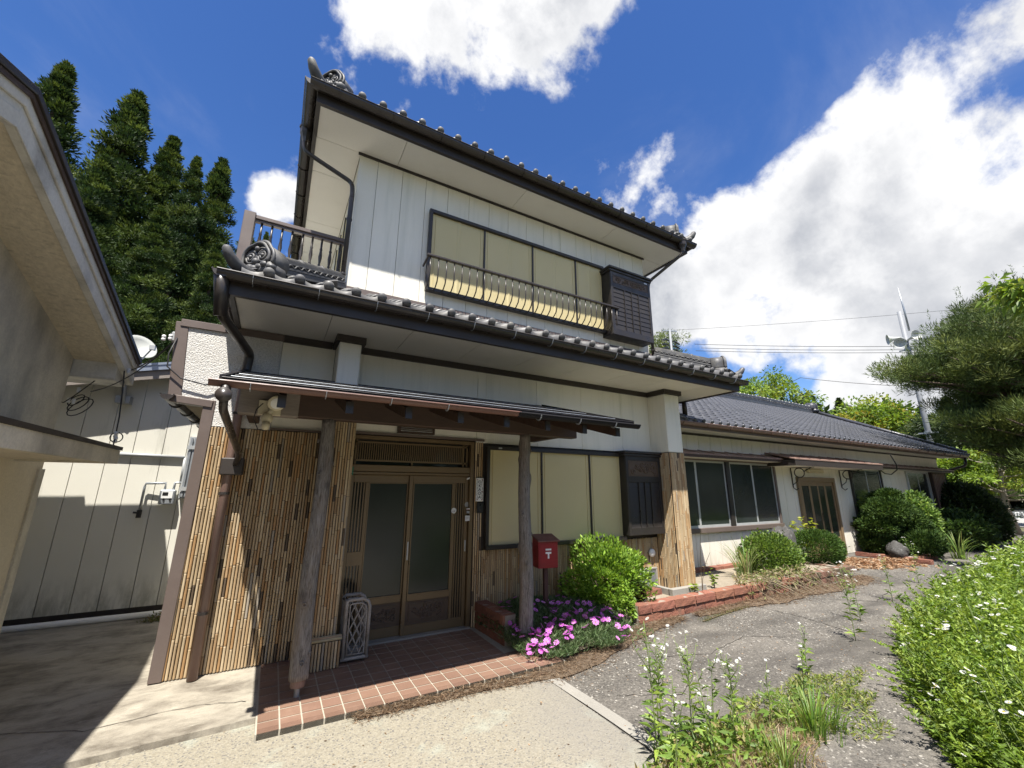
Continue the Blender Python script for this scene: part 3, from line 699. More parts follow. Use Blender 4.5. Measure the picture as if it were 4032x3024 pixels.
# rainwater head and pipe at both upper corners
for xg, yg, pts in ((-.185, 5.05, [(-.19, 5.05, 5.98), (-.19, 5.05, 5.72), (.40, 4.93, 5.40), (.415, 4.905, 5.25), (.415, 4.905, 3.95)]),
                    (6.02, 4.335, [(6.02, 4.335, 5.99), (6.02, 4.34, 5.80), (5.70, 4.90, 5.40), (5.70, 4.93, 5.2), (5.70, 4.93, 3.9)])):
    hd = obj('rain_head', MB().lathe([(.035, -.16), (.05, -.10), (.075, -.04), (.08, .03), (.09, .04), (.09, .07)], (xg, yg, 6.0), 8), gutterm, H)
    downpipe(pts, .028, H, gutterm, bands=[pts[-2]+Vector((0, 0, -.3)) if isinstance(pts[-2], Vector) else (pts[-2][0], pts[-2][1], pts[-2][2]-.4), (pts[-1][0], pts[-1][1], pts[-1][2]+.15)])

# --- lower skirt roof
eave(-.50, 6.62, 4.05, 9.0, 3.232, H, 3.95, -.64, 6.75, 3.36, .14, 7.6, [.30, 1.10, 1.90, 2.70, 3.50, 4.30, 5.10, 5.90], [5.6, 6.6])
fb2 = gutter_run((-.63, 3.945, 3.375), (6.75, 3.945, 3.375), H, gutterm, .062, .52, hookmat=galv)
gutter_run((-.60, 5.35, 3.375), (-.60, 3.90, 3.375), H, gutterm, .062, .6)
gutter_run((6.72, 3.90, 3.375), (6.72, 7.6, 3.375), H, gutterm, .062, .6)
XA2, XB2, YA2, ZE2 = -.56, 6.68, 3.980, 3.442
k_ = math.sqrt(1+SL*SL)
fr = slope_frame((XA2, YA2, ZE2), (1, 0, 0), (0, 1, 0), SL); eave_row(fr, XB2-XA2, H, 'ball', u0=.09)
D = Yf-YA2
tile_field('roof_tiles', fr, XB2-XA2, D*k_, lambda u, v: v/k_ < u < (XB2-XA2)-v/k_ and v > .22, kawara, H)
fl = slope_frame((XA2, 5.4, ZE2), (0, -1, 0), (1, 0, 0), SL); tile_field('roof_tiles', fl, 5.4-YA2, D*k_, lambda u, v: u < (5.4-YA2)-v/k_, kawara, H)
fq = slope_frame((XB2, YA2, ZE2), (0, 1, 0), (-1, 0, 0), SL); tile_field('roof_tiles', fq, 3.6, D*k_, lambda u, v: u > v/k_, kawara, H)
zt = ZE2+D*SL-.02
dk = MB().add([(XA2, YA2, ZE2-.02), (XB2, YA2, ZE2-.02), (XB2-D, Yf, zt), (XA2+D, Yf, zt), (XA2, 5.4, ZE2-.02), (XA2+D, 5.4, zt), (XB2, 7.6, ZE2-.02), (XB2-D, 7.6, zt)], [(0, 1, 2, 3), (4, 0, 3, 5), (1, 6, 7, 2), (4, 5, 7, 6)])
obj('roof_deck', dk, fascia, H)
obj('flashing', MB().box(.47, 5.65, Yf-.05, Yf-.003, zt-.02, zt+.10), brown, H)
for sx, x in ((1, XA2), (-1, XB2)):
    ridge((x+sx*.33, YA2+.33, ZE2+.33*SL+.02), (x+sx*(D-.02), Yf-.02, zt+.04), H, kawara, .21, .17)
    ornament((x+sx*.17, YA2+.17, ZE2+.085), (-sx, -1, 0), H, kawara, 1.05)
    horn_tile((x+sx*.04, YA2+.04, ZE2+.035), (-sx, -1, 0), H, kawara, .85)
# right downpipe dropping to the wing roof
downpipe([(6.70, 5.15, 3.32), (6.70, 5.15, 2.98)], .045, H, gutterm)
# balcony behind the left hip
bal = obj('balcony_rail', MB().beam((-.66, 5.3, 4.755), (.46, 5.3, 4.755), .09, .05), brown, H, bevel=.006)
obj('lower_rail', MB().beam((-.60, 5.3, 4.715), (.46, 5.3, 4.715), .05, .025), brown, bal)
obj('balcony_post', MB().box(-.70, -.58, 5.24, 5.36, 3.7, 4.80), brown, bal, bevel=.006)
tb = MB().lathe([(.012, 0), (.012, .10), (.017, .12), (.012, .135), (.020, .17), (.012, .26), (.018, .28), (.012, .30), (.012, .34), (.018, .36), (.012, .38), (.022, .47), (.013, .56), (.018, .58), (.012, .60), (.013, .74)], n=8).mesh('baluster'); tb.materials.append(gutterm); tb.shade_smooth()
for x in (-.51, -.40, -.29, -.18, -.06, .05, .16, .27, .38): obj('baluster', tb, None, bal, loc=(x, 5.3, 3.98))
obj('balcony_floor', MB().box(-.66, .465, 5.26, 8.0, 3.78, 3.95), siding, H)

# --- ground floor walls
obj('lower_wall', MB().box(.72, 5.62, 5.12, 9.4, -.02, 3.3), fascia, H)
obj('lower_wall', MB().box(-.60, .70, 5.02, 9.0, -.02, 3.3), fascia, H)
obj('lower_wall', MB().box(2.25, 5.62, 4.995, 5.115, -.02, 3.25), fascia, H)
obj('lower_wall', MB().box(.705, 2.245, 4.995, 5.115, 2.24, 3.25), fascia, H)
panels([-.10, .44], Yf, 2.19, 3.20, siding, H); panels([.44, .76, 1.58, 2.26], Yf, 2.235, 3.20, siding, H); panels([2.26, 2.40, 3.22, 4.04, 4.87, 5.50], Yf, 2.19, 3.20, siding, H)
for x in (.76, 1.58, 2.40, 3.22, 4.04, 4.87): obj('joint_strip', MB().box(x-.013, x+.013, Yf-.006, Yf-.001, 2.24, 3.15), siding, H)
tr = MB().box(-.36, .40, Yf-.035, Yf-.001, 3.155, 3.231).box(.405, .71, 4.585, Yf-.0, 3.155, 3.23).box(.715, 5.46, Yf-.035, Yf-.001, 3.155, 3.231).box(5.465, 5.89, 4.565, Yf, 3.155, 3.23)
obj('eave_trim', tr, fascia, H)
obj('pilaster', MB().box(.44, .67, 4.62, Yf-.001, 2.36, 3.155), siding, H, bevel=.008)
obj('pilaster', MB().box(5.50, 5.85, 4.60, 5.4, 2.19, 3.155), siding, H, bevel=.008)
obj('pilaster_core', MB().box(5.515, 5.84, 4.614, 5.4, .0, 2.19), fascia, H)
obj('right_wall', MB().box(5.62, 5.66, 4.99, 9.4, -.02, 3.23), siding, H)
# bamboo cladding
cane_wall((-.655, 4.955), (.44, 4.955), -.004, 2.185, (0, -1), H)
obj('cladding_cap', MB().box(-.10, .44, 4.925, 4.965, 2.187, 2.205), brown, H)
obj('pilaster_core', MB().box(.445, .675, 4.64, 5.0, 0, 2.36), fascia, H)
cane_wall((.435, 4.625), (.69, 4.625), .0, 2.36, (0, -1), H)
cane_wall((.69, 4.64), (.69, 5.0), .0, 2.36, (1, 0), H, .03)
# low clad plinth of the pilaster
obj('plinth_core', MB().box(.47, .725, 4.545, 4.615, 0, .238), fascia, H)
cane_wall((.46, 4.535), (.735, 4.535), .0, .235, (0, -1), H)
for k, (y, z) in enumerate(((4.535, .246), (4.56, .252), (4.588, .254))): obj('plinth_cane', MB().tube([(.455, y, z), (.74, y, z)], .013, 7), M('plinth_cane%d' % k, (.40+.1*(k == 1), .33, .2), .5), H, smooth=True)
cane_wall((2.25, 4.975), (2.365, 4.975), .0, 2.2, (0, -1), H)
cane_wall((2.37, 4.975), (5.49, 4.975), .02, .865, (0, -1), H, .0275)
cane_wall((5.495, 4.965), (5.495, 4.61), .10, 2.185, (-1, 0), H)
cane_wall((5.50, 4.60), (5.855, 4.60), .10, 2.185, (0, -1), H)
wL = shutters([2.43, 3.25, 4.11, 4.74], .915, 2.10, Yf-.03, H, False)
shutter_box(4.72, 5.48, .93, 2.14, 4.80, H, 1.80)
obj('maker_plate', MB().box(2.55, 2.60, 4.881, 4.886, 2.115, 2.135), alu, H)
obj('head_strip', MB().box(.70, 2.37, 4.945, 4.968, 2.206, 2.234), brown, H)
# round vent cap and grille by the right pilaster
obj('vent_cap', MB().lathe([(.062, 0), (.062, .02), (.05, .035), (.001, .04)], (5.31, 4.945, .64), 20, Matrix(((1, 0, 0), (0, 0, -1), (0, 1, 0)))), whitep, H, smooth=True)
vg = obj('foundation_vent', MB().box(4.98, 5.40, 4.925, 4.953, .14, .17).box(4.98, 5.40, 4.925, 4.953, .40, .425).box(4.98, 5.015, 4.925, 4.953, .17, .40).box(5.365, 5.40, 4.925, 4.953, .17, .40), concrete_k, H, bevel=.004)
for k in range(14): obj('vent_slat', MB().box(5.03+k*.024, 5.042+k*.024, 4.93, 4.945, .17, .40), galv, vg)
obj('vent_back', MB().box(5.015, 5.365, 4.946, 4.95, .17, .40), black, vg)

# --- entrance door
Yd = 5.05
jm = MB().box(.70, .745, 4.985, 5.11, 0, 2.2).box(2.195, 2.245, 4.985, 5.11, 0, 2.2).box(.745, 2.195, 4.985, 5.11, 2.155, 2.2).box(.745, 2.195, 5.0, 5.11, 1.79, 1.865).box(.745, 2.195, 5.0, 5.11, 1.755, 1.785)
DF = obj('door_frame', jm, bronze, H, bevel=.004)
obj('threshold', MB().box(.70, 2.24, 4.96, 5.12, -.012, .016), concrete_k, H)
tr_ = MB().box(.77, 2.17, 5.03, 5.05, 2.115, 2.135).box(.77, 2.17, 5.03, 5.05, 1.905, 1.925).box(.77, .79, 5.03, 5.05, 1.87, 2.15).box(2.10, 2.12, 5.03, 5.05, 1.87, 2.15).box(2.15, 2.17, 5.03, 5.05, 1.87, 2.15).box(1.43, 1.45, 5.03, 5.05, 1.87, 1.905)
TRN = obj('transom', tr_, bronze, H)
obj('transom_glass', MB().box(.746, 2.194, 5.075, 5.08, 1.866, 2.154), darkglass, TRN)
for k in range(52): obj('transom_bar', MB().box(.80+k*.0252, .80+k*.0252+.011, 5.035, 5.047, 1.926, 2.114), bronze, TRN)
def leafdoor(x0, x1, Y, lat, glass):
    z0, z1 = .018, 1.753
    st = MB().box(x0, x0+.045, Y, Y+.03, z0, z1).box(x1-.045, x1, Y, Y+.03, z0, z1).box(x0+.045, x1-.045, Y, Y+.03, z1-.085, z1).box(x0+.045, x1-.045, Y+.0, Y+.03, z0, z0+.10)
    ga, gb = glass; la, lb = lat; mid = (gb+la)/2 if la > ga else (lb+ga)/2
    st.box(mid-.018, mid+.018, Y+.001, Y+.03, z0+.10, z1-.085)
    st.box(ga, gb, Y+.001, Y+.03, .36, .425)
    d = obj('sliding_door', st, bronze, H, bevel=.003)
    obj('pane', MB().box(ga-.005, gb+.005, Y+.014, Y+.018, .425, z1-.085), doorglass, d)
    obj('lattice_glass', MB().box(la-.004, lb+.004, Y+.019, Y+.023, z0+.10, z1-.085), darkglass, d)
    n = 4; w = (lb-la)
    for k in range(n): obj('lattice_bar', MB().box(la+w*(k+.5)/n-.007, la+w*(k+.5)/n+.007, Y+.004, Y+.018, z0+.10, z1-.085), bronze, d)
    obj('lower_panel', MB().box(ga-.004, gb+.004, Y+.016, Y+.022, z0+.10, .36), carved, d)
    carving(ga+.03, gb-.03, Y+.006, z0+.13, .34, d, carved, int(x0*77)+3)
    bd = MB()
    for a, b in ((ga, ga+.012), (gb-.012, gb)): bd.box(a, b, Y-.003, Y+.012, .425, z1-.085)
    bd.box(ga+.012, gb-.012, Y-.003, Y+.012, .425, .437).box(ga+.012, gb-.012, Y-.003, Y+.012, z1-.097, z1-.085)
    obj('glazing_bead', bd, bronze, d)
    return d
dr = leafdoor(1.425, 2.19, 5.03, (2.02, 2.145), (1.475, 1.985))
dl = leafdoor(.75, 1.47, 5.065, (.80, .93), (.965, 1.42))
obj('mid_rail', MB().box(.795, .935, 5.063, 5.08, .78, .92), bronze, dl)
obj('pull_handle', MB().box(1.440, 1.458, 5.02, 5.029, .80, 1.00), alu, dr, bevel=.003)
obj('pull_handle', MB().box(2.158, 2.176, 5.021, 5.029, .85, .98), alu, dr, bevel=.003)
def disc(c, r, mat, name, parent, n=20): return obj(name, MB().lathe([(r, 0), (r, .002)], c, n, Matrix(((1, 0, 0), (0, 0, 1), (0, -1, 0)))), mat, parent)
sticker = M('sticker_white', (.62, .62, .60), .5, n2=None); stgrey = M('sticker_grey', (.30, .31, .30), .5, n2=None); stink = M('sticker_ink', (.10, .10, .11), .6, n2=None); stred = M('sticker_red', (.40, .05, .06), .5, n2=None)
d1 = disc((2.003, 5.025, 1.335), .034, sticker, 'round_sticker', dr)
obj('sticker_print', MB().box(1.988, 1.996, 5.0215, 5.0225, 1.322, 1.332).box(2.008, 2.016, 5.0215, 5.0225, 1.325, 1.336).box(2.008, 2.011, 5.0215, 5.0225, 1.316, 1.325), stink, d1)
d2 = disc((2.178, 5.027, 1.405), .030, stgrey, 'round_sticker', dr)
obj('paper_sticker', MB().box(2.156, 2.198, 4.979, 4.983, 1.345, 1.362), sticker, DF); obj('sticker_band', MB().box(2.158, 2.196, 4.977, 4.978, 1.347, 1.351), stred, DF)
obj('paper_sticker', MB().box(2.158, 2.196, 4.979, 4.983, 1.30, 1.33), stgrey, DF)
s3 = obj('paper_sticker', MB().box(2.14, 2.20, 4.979, 4.983, 1.21, 1.275), sticker, DF)
obj('sticker_lines', MB().box(2.15, 2.19, 4.977, 4.978, 1.256, 1.259).box(2.15, 2.19, 4.977, 4.978, 1.245, 1.248).box(2.15, 2.185, 4.977, 4.978, 1.234, 1.237), stgrey, s3)
obj('paper_sticker', MB().hexa([(2.145, 4.979, 1.71), (2.185, 4.979, 1.72), (2.185, 4.983, 1.72), (2.145, 4.983, 1.71), (2.148, 4.979, 1.73), (2.188, 4.979, 1.745), (2.188, 4.983, 1.745), (2.148, 4.983, 1.73)]), sticker, DF)

# --- left sleeve wall with rough stucco, brown edging and the side eave behind it
fp = [(-.66, 2.19), (-.09, 2.19), (-.09, 3.17), (-.955, 3.17), (-.90, 2.43), (-.60, 2.43), (-.60, 2.30), (-.66, 2.30)]
SW = obj('sleeve_wall', MB().prism([(-.62, 2.187), (-.10, 2.187), (-.10, 3.17), (-.94, 3.17), (-.90, 2.42), (-.62, 2.42)], lambda u, v, d: (u, d, v), 4.945, 5.015), stucco, H)
tr = MB()
def strip(a, b, w, y0=4.925, y1=5.02):
    tr.beam((a[0], (y0+y1)/2, a[1]), (b[0], (y0+y1)/2, b[1]), y1-y0, w)
strip((-.665, -.0), (-.645, 2.44), .075)
strip((-.955, 2.43), (-.62, 2.40), .07, 4.923, 5.022); strip((-.925, 2.42), (-.985, 3.20), .075, 4.921, 5.024); strip((-.995, 3.19), (-.09, 3.19), .075, 4.926, 5.019)
obj('sleeve_trim', tr, brown, SW, bevel=.004)
obj('side_soffit', MB().add([(-.90, 5.02, 2.43), (-.60, 5.02, 2.43), (-.60, 7.46, 2.43), (-.90, 7.46, 2.43), (-.90, 5.02, 2.45), (-.60, 5.02, 2.45), (-.60, 7.46, 2.45), (-.90, 7.46, 2.45)], [(0, 3, 2, 1), (4, 5, 6, 7), (0, 1, 5, 4), (1, 2, 6, 5), (2, 3, 7, 6), (3, 0, 4, 7)]), ply, H)
obj('side_roof', MB().hexa([(-1.0, 5.03, 2.48), (-.1, 5.03, 3.08), (-.1, 7.46, 3.08), (-1.0, 7.46, 2.48), (-1.0, 5.03, 2.52), (-.1, 5.03, 3.12), (-.1, 7.46, 3.12), (-1.0, 7.46, 2.52)]), metalroof, H)
gutter_run((-.97, 7.4, 2.45), (-.97, 4.86, 2.45), H, gutterm, .05, .6)
obj('side_wall', MB().box(-.63, -.605, 5.02, 7.46, -.02, 2.43), siding_b, H)
# main brown downpipe at the left corner
downpipe([(-.390, 4.875, 2.72), (-.392, 4.875, 2.3), (-.40, 4.875, .0)], .040, H, pipe_b, 14, bands=[(-.395, 4.875, 2.32), (-.398, 4.875, 1.55), (-.40, 4.875, .52)])
downpipe([(-.57, 4.03, 3.33), (-.57, 4.05, 3.04), (-.375, 4.86, 2.94), (-.385, 4.875, 2.80), (-.39, 4.875, 2.60)], .043, H, gutterm, 14, bands=[(-.389, 4.875, 2.68)])
obj('pipe_elbow', MB().tube([(-.60, 3.95, 3.34), (-.585, 4.0, 3.20), (-.57, 4.05, 3.02)], [.056, .053, .050], 12), gutterm, H, smooth=True)
obj('rear_fascia', MB().box(-1.1, -.3, 6.4, 6.5, 3.42, 3.62).box(-1.1, -.3, 6.42, 7.4, 3.10, 3.41), brown, H)
obj('rear_tile', MB().box(-1.15, -.3, 6.36, 6.8, 3.625, 3.67), bluegrey, H)
# ================================================================== porch canopy
C_ = thing('porch_canopy', 'dark metal porch canopy over the entrance carried on two log posts', 'canopy', (1.45, 4.1, 0))
cx0, cx1, cyf, cyb, czf, czb = -.38, 3.30, 3.20, 4.945, 2.292, 2.765
def croof(y): return czf+(czb-czf)*(y-cyf)/(cyb-cyf)
n = 7
obj('drip_edge', MB().box(cx0+.021, cx1-.021, cyf-.012, cyf-.002, czf-.045, czf+.006), metalroof, C_)
for k in range(n):
    ya = cyf+(cyb-cyf)*k/n; yb = cyf+(cyb-cyf)*(k+1)/n+.02; yb = min(yb, cyb)
    za, zb = croof(ya)+.022, croof(yb)+.006
    obj('roof_strip', MB().hexa([(cx0, ya, za-.02), (cx1, ya, za-.02), (cx1, yb, zb-.02), (cx0, yb, zb-.02), (cx0, ya, za), (cx1, ya, za), (cx1, yb, zb), (cx0, yb, zb)]), metalroof, C_, bevel=.003)
    obj('roof_seam', MB().tube([(cx0, ya-.002, za-.002), (cx1, ya-.002, za-.002)], .0035, 5), galv if k % 2 else darkmetal, C_)  # lap edges; every other one pale, putting the edge highlights into the colour
obj('roof_boarding', MB().hexa([(cx0+.03, cyf+.03, czf-.035), (cx1-.03, cyf+.03, czf-.035), (cx1-.03, cyb, czb-.035), (cx0+.03, cyb, czb-.035), (cx0+.03, cyf+.03, czf-.015), (cx1-.03, cyf+.03, czf-.015), (cx1-.03, cyb, czb-.015), (cx0+.03, cyb, czb-.015)]), woodbeam, C_)
obj('verge_trim', MB().hexa([(cx1-.02, cyf, czf-.04), (cx1+.015, cyf, czf-.04), (cx1+.015, cyb, czb-.04), (cx1-.02, cyb, czb-.04), (cx1-.02, cyf, czf+.035), (cx1+.015, cyf, czf+.035), (cx1+.015, cyb, czb+.035), (cx1-.02, cyb, czb+.035)]), metalroof, C_)
obj('verge_trim', MB().hexa([(cx0-.015, cyf, czf-.04), (cx0+.02, cyf, czf-.04), (cx0+.02, cyb, czb-.04), (cx0-.015, cyb, czb-.04), (cx0-.015, cyf, czf+.035), (cx0+.02, cyf, czf+.035), (cx0+.02, cyb, czb+.035), (cx0-.015, cyb, czb+.035)]), metalroof, C_)
gutter_run((-.44, 3.17, 2.275), (1.86, 3.17, 2.275), C_, copper, .036, .46, hookmat=galv)
gutter_run((1.84, 3.17, 2.272), (3.34, 3.17, 2.272), C_, metalroof, .038, .46, hookmat=galv)
for i, x in enumerate(np.linspace(-.02, 3.14, 8)):
    a, b = (x, cyf+.08, croof(cyf+.08)-.115), (x, cyb-.02, croof(cyb-.02)-.095)
    r_ = obj('rafter', MB().beam(a, b, .05, .09), woodbeam, C_, bevel=.004)
    obj('rafter_cap', MB().box(x-.027, x+.027, cyf+.065, cyf+.079, a[2]-.045, a[2]+.045), darkmetal, r_)
obj('front_beam', MB().box(-.30, 3.22, 4.065, 4.185, 2.215, 2.44), woodbeam, C_, bevel=.008)
obj('beam_end', MB().box(-.34, .12, 4.062, 4.188, 2.21, 2.443), woodgrey, C_, bevel=.008)
for x in (-.25, 3.1): obj('tie_beam', MB().box(x-.045, x+.045, 4.19, 4.94, 2.24, 2.35), woodbeam, C_, bevel=.006)
def logpost(x, y, z0, z1, r0, r1, seed, lean=0.0):
    rd = random.Random(seed); vs = []; fs = []; nz, na = 46, 20
    kn = [(rd.uniform(0, 6.28), rd.uniform(.06, .96), rd.uniform(.010, .022)) for _ in range(15)]
    ph = [rd.uniform(0, 6) for _ in range(4)]
    for j in range(nz):
        t = j/(nz-1); z = z0+(z1-z0)*t; r = r0+(r1-r0)*t
        ox = .018*math.sin(t*4+ph[0])*math.sin(math.pi*t)+lean*t; oy = .012*math.sin(t*5+ph[1])*math.sin(math.pi*t)
        for k in range(na):
            a = 2*math.pi*k/na; q = r*(1+.05*math.sin(3*a+ph[2]+t*3)+.03*math.sin(7*a+ph[3]-t*5))+rd.uniform(-.0015, .0015)
            for ka, kt, kr in kn:
                da = math.atan2(math.sin(a-ka), math.cos(a-ka)); q += kr*math.exp(-(da/.22)**2-((t-kt)*(z1-z0)/.035)**2)
            vs.append((x+ox+q*math.cos(a), y+oy+q*math.sin(a), z))
    for j in range(nz-1):
        for k in range(na): k2 = (k+1) % na; fs.append((j*na+k, j*na+k2, (j+1)*na+k2, (j+1)*na+k))
    fs.append(tuple(range(na))[::-1]); fs.append(tuple(range((nz-1)*na, nz*na)))
    mb = MB(); mb.v = vs; mb.f = fs
    o = obj('log_post', mb, logm, C_, smooth=True)
    kb = MB()
    for ka, kt, kr in kn[:9]:
        if math.sin(ka) < .5:
            z = z0+(z1-z0)*kt; r = r0+(r1-r0)*kt; rr = r+kr*.9
            Mx = Vector((math.cos(ka), math.sin(ka), .1)).to_track_quat('Z', 'Y').to_matrix()
            kb.torus((x+.018*math.sin(kt*4+ph[0])*math.sin(math.pi*kt)+rr*math.cos(ka), y+rr*math.sin(ka), z), .014, .006, Mx, 10, 5)
    obj('knot', kb, logm, o, smooth=True, kind='stuff')
    obj('post_ferrule', MB().lathe([(r0*.72, z0-.055), (r0*.78, z0-.05), (r0*.78, z0+.002)], (x, y, 0), 16), galv if seed == 2 else pipe_b, o)
    obj('post_pin', MB().tube([(x, y, -.003), (x, y, z0-.05)], .022, 10), galv, o)
    return o
logpost(.37, 4.125, .125, 2.216, .072, .058, 1, .01)
logpost(2.50, 4.125, .115, 2.216, .077, .061, 2)
# rain hopper of the canopy gutter, tied into the house downpipe
hp = obj('hopper', MB().tube([(-.345, 3.10, 2.18), (-.345, 3.115, 2.18), (-.345, 3.116, 2.18), (-.345, 3.20, 2.185)], [.046, .046, .040, .038], 18).tube([(-.345, 3.165, 2.20), (-.345, 3.165, 2.25)], .03, 12), gutterm, C_, smooth=True)
downpipe([(-.345, 3.16, 2.17), (-.345, 3.22, 2.10), (-.31, 4.62, 1.90), (-.34, 4.82, 1.82)], .026, C_, gutterm)
obj('pipe_collar', MB().box(-.46, -.27, 4.80, 4.935, 1.72, 1.88), fascia, C_, bevel=.01)

# ================================================================== porch floor
PF = obj('porch_floor', MB().box(.10, 2.68, 3.685, 5.0, -.06, -.006), grout); PF['kind'] = 'structure'; PF['label'] = 'low porch step of square terracotta tiles before the door'
WM[PF.name] = Matrix.Identity(4)
pt = .1425
def tile_mesh(ribs):
    w, d, t = pt-.011, pt-.015, .0042; mb = MB().box(0, w, 0, d, 0, t)
    if ribs == 'f':
        for k in range(4): mb.box(.002, w-.002, .006+k*.011, .011+k*.011, t, t+.002)
        mb.box(0, w, -.010, -.002, -.038, t-.001)
    if ribs == 'l':
        for k in range(6): mb.box(.008+k*.018, .014+k*.018, .002, d-.002, t, t+.002)
    me = mb.mesh('floor_tile'); me.materials.append(tilem); return me
tm = {k: tile_mesh(k) for k in ('', 'f', 'l')}
for i in range(18):
    for j in range(9):
        x, y = .112+i*pt, 3.695+j*pt*1.016
        if x > 2.20 and y > 4.02: continue
        o = obj('floor_tile', tm['f' if j == 0 else ('l' if i == 0 else '')], None, PF, loc=(x, y, -.006+random.uniform(0, .0015)))
# litter border in front of the step

# ================================================================== brick garden edgings
def brick_mesh(l, w, h, seed, mat):
    rd = random.Random(seed); mb = MB(); nx = 5
    vs = []; fs = []
    for i in range(nx+1):
        x = l*i/nx
        for (y, z) in ((0, .004), (-.0, h*.5), (.004, h), (w, h), (w, 0)):
            e = .006 if i in (0, nx) and z not in (h*.5,) else 0
            vs.append((x+(e if i == 0 else -e if i == nx else 0), y+rd.uniform(-.003, .003)*(1 if y < .01 else .3), z+rd.uniform(-.004, .004)*(1 if z > .01 else 0)))
    for i in range(nx):
        for k in range(5): k2 = (k+1) % 5; fs.append((i*5+k, (i+1)*5+k, (i+1)*5+k2, i*5+k2))
    fs += [(0, 1, 2, 3, 4), tuple(nx*5+k for k in (4, 3, 2, 1, 0))]
    mb.add(vs, fs); me = mb.mesh('brick'); me.materials.append(mat); return me
BM = {m.name: [brick_mesh(.43, .16, .098, s, m) for s in range(5)] for m in (brickm, brickd)}
def brick_run(path, courses, parent, l=.44, dark=lambda x: False, cap_back=0.0, z0=-.05):
    P = [Vector((*p, 0)) for p in path]; seg = [(P[i+1]-P[i]).length for i in range(len(P)-1)]; Lt = sum(seg)
    def at(t):
        for i, s in enumerate(seg):
            if t <= s or i == len(seg)-1: return P[i].lerp(P[i+1], min(1, t/s)), (P[i+1]-P[i]).normalized()
            t -= s
    for c in range(courses):
        t = -(c % 2)*l*.45+.0
        while t < Lt-.05:
            a = max(t, 0); p, d = at(a); b = min(t+l, Lt); 
            me = random.choice(BM[(brickd if dark(p.x+random.uniform(-.5, .5)) else brickm).name]); ang = math.atan2(d.y, d.x)
            nrm = Vector((d.y, -d.x, 0)); off = nrm*(.012 if c == courses-1 else 0)+nrm*random.uniform(-.004, .004)
            o = obj('brick', me, None, parent, loc=(p.x+off.x, p.y+off.y, z0+c*.108), rot=(0, 0, ang+random.uniform(-.006, .006))); o.scale = ((b-a-.011)/.43, 1, 1)
            t += l
    mo = MB()
    for i in range(len(P)-1):
        d = (P[i+1]-P[i]).normalized(); nn = Vector((-d.y, d.x, 0)); a, b = P[i]+nn*.012, P[i+1]+nn*.012; a2, b2 = P[i]+nn*.14, P[i+1]+nn*.14; zt_ = z0+courses*.108-.012
        mo.hexa([(*a.xy, z0), (*b.xy, z0), (*b2.xy, z0), (*a2.xy, z0), (*a.xy, zt_), (*b.xy, zt_), (*b2.xy, zt_), (*a2.xy, zt_)])
    obj('mortar_bed', mo, mortar, parent)
E1 = thing('brick_planter', 'low red brick planter edge between porch tiles and pink flowers', 'planter', (2.3, 4.4, 0))
brick_run([(2.30, 4.96), (2.33, 4.28)], 3, E1, l=.30, z0=-.03)
obj('planter_soil', MB().add([(2.36, 4.95, .22), (4.3, 4.95, .16), (4.35, 4.35, .06), (3.3, 3.85, .0), (2.6, 3.80, -.02), (2.42, 4.05, .16), (3.3, 4.4, .2)], [(0, 6, 1), (1, 6, 2), (2, 6, 3), (3, 6, 4), (4, 6, 5), (5, 6, 0)]), soil, E1)
E2 = thing('brick_edging', 'long two-course red brick edging along the garden bed, mossy at its far end', 'garden edging', (7, 4.35, 0))
brick_run([(4.25, 4.24), (9.90, 4.30), (9.95, 5.2)], 2, E2, dark=lambda x: x > 7.3)
obj('bed_fill', MB().add([(4.35, 4.35, .10), (5.9, 4.42, .12), (9.8, 4.42, .13), (9.9, 5.5, .13), (4.4, 4.96, .10), (5.9, 5.58, .13)], [(0, 1, 5, 4), (1, 2, 3, 5)]), sand, E2)
KB = tag(obj('concrete_kerb', MB().box(5.20, 5.27, 4.30+.25, 4.97, .05, .20).box(5.20, 5.95, 4.49, 4.575, .05, .205), concrete_k, bevel=.006), 'pale concrete kerb round the foot of the bamboo-clad corner pillar', 'kerb')
E2b = thing('brick_pavers', 'short row of flat red bricks laid against the wing wall behind the kerb', 'bricks', (6.5, 5.4, 0))
for k in range(7): obj('brick', random.choice(BM['red_brick']), None, E2b, loc=(5.95+k*.44, 5.40, .08))
E2c = thing('brick_row', 'single red brick lying below the foundation vent', 'brick', (4.95, 4.72, 0)); obj('brick', BM['red_brick'][1], None, E2c, loc=(4.74, 4.66, .09)); 
E3 = thing('brick_border', 'short red brick border under the clipped conifer beside the wing door', 'garden edging', (13.4, 5.0, 0))
brick_run([(13.46, 5.60), (13.40, 4.55), (14.6, 4.35)], 1, E3, l=.5)

# ================================================================== mailbox
MBX = thing('mailbox', 'dark red post box with a white postal mark on a thin post', 'mailbox', (2.95, 4.42, .1))
ang = math.radians(-10); Rm = Matrix.Rotation(ang, 3, 'Z'); mc = Vector((2.93, 4.38, 0))
def mp(x, y, z): return mc+Rm @ Vector((x, y, 0))+Vector((0, 0, z))
def mbox(x0, x1, y0, y1, z0, z1, s=0): return MB().hexa([mp(x0, y0, z0), mp(x1, y0, z0), mp(x1, y1, z0), mp(x0, y1, z0), mp(x0, y0, z1), mp(x1, y0, z1), mp(x1, y1, z1+s), mp(x0, y1, z1+s)])
obj('box', mbox(-.125, .125, -.09, .10, .71, 1.005, .045), redpaint, MBX, bevel=.004)
obj('lid', MB().hexa([mp(-.14, -.125, 1.0), mp(.14, -.125, 1.0), mp(.14, .115, 1.055), mp(-.14, .115, 1.055), mp(-.14, -.125, 1.016), mp(.14, -.125, 1.016), mp(.14, .115, 1.071), mp(-.14, .115, 1.071)]), redlid, MBX, bevel=.003)
obj('front_board', mbox(-.105, .105, -.0945, -.0905, .73, .985), redpaint, MBX)
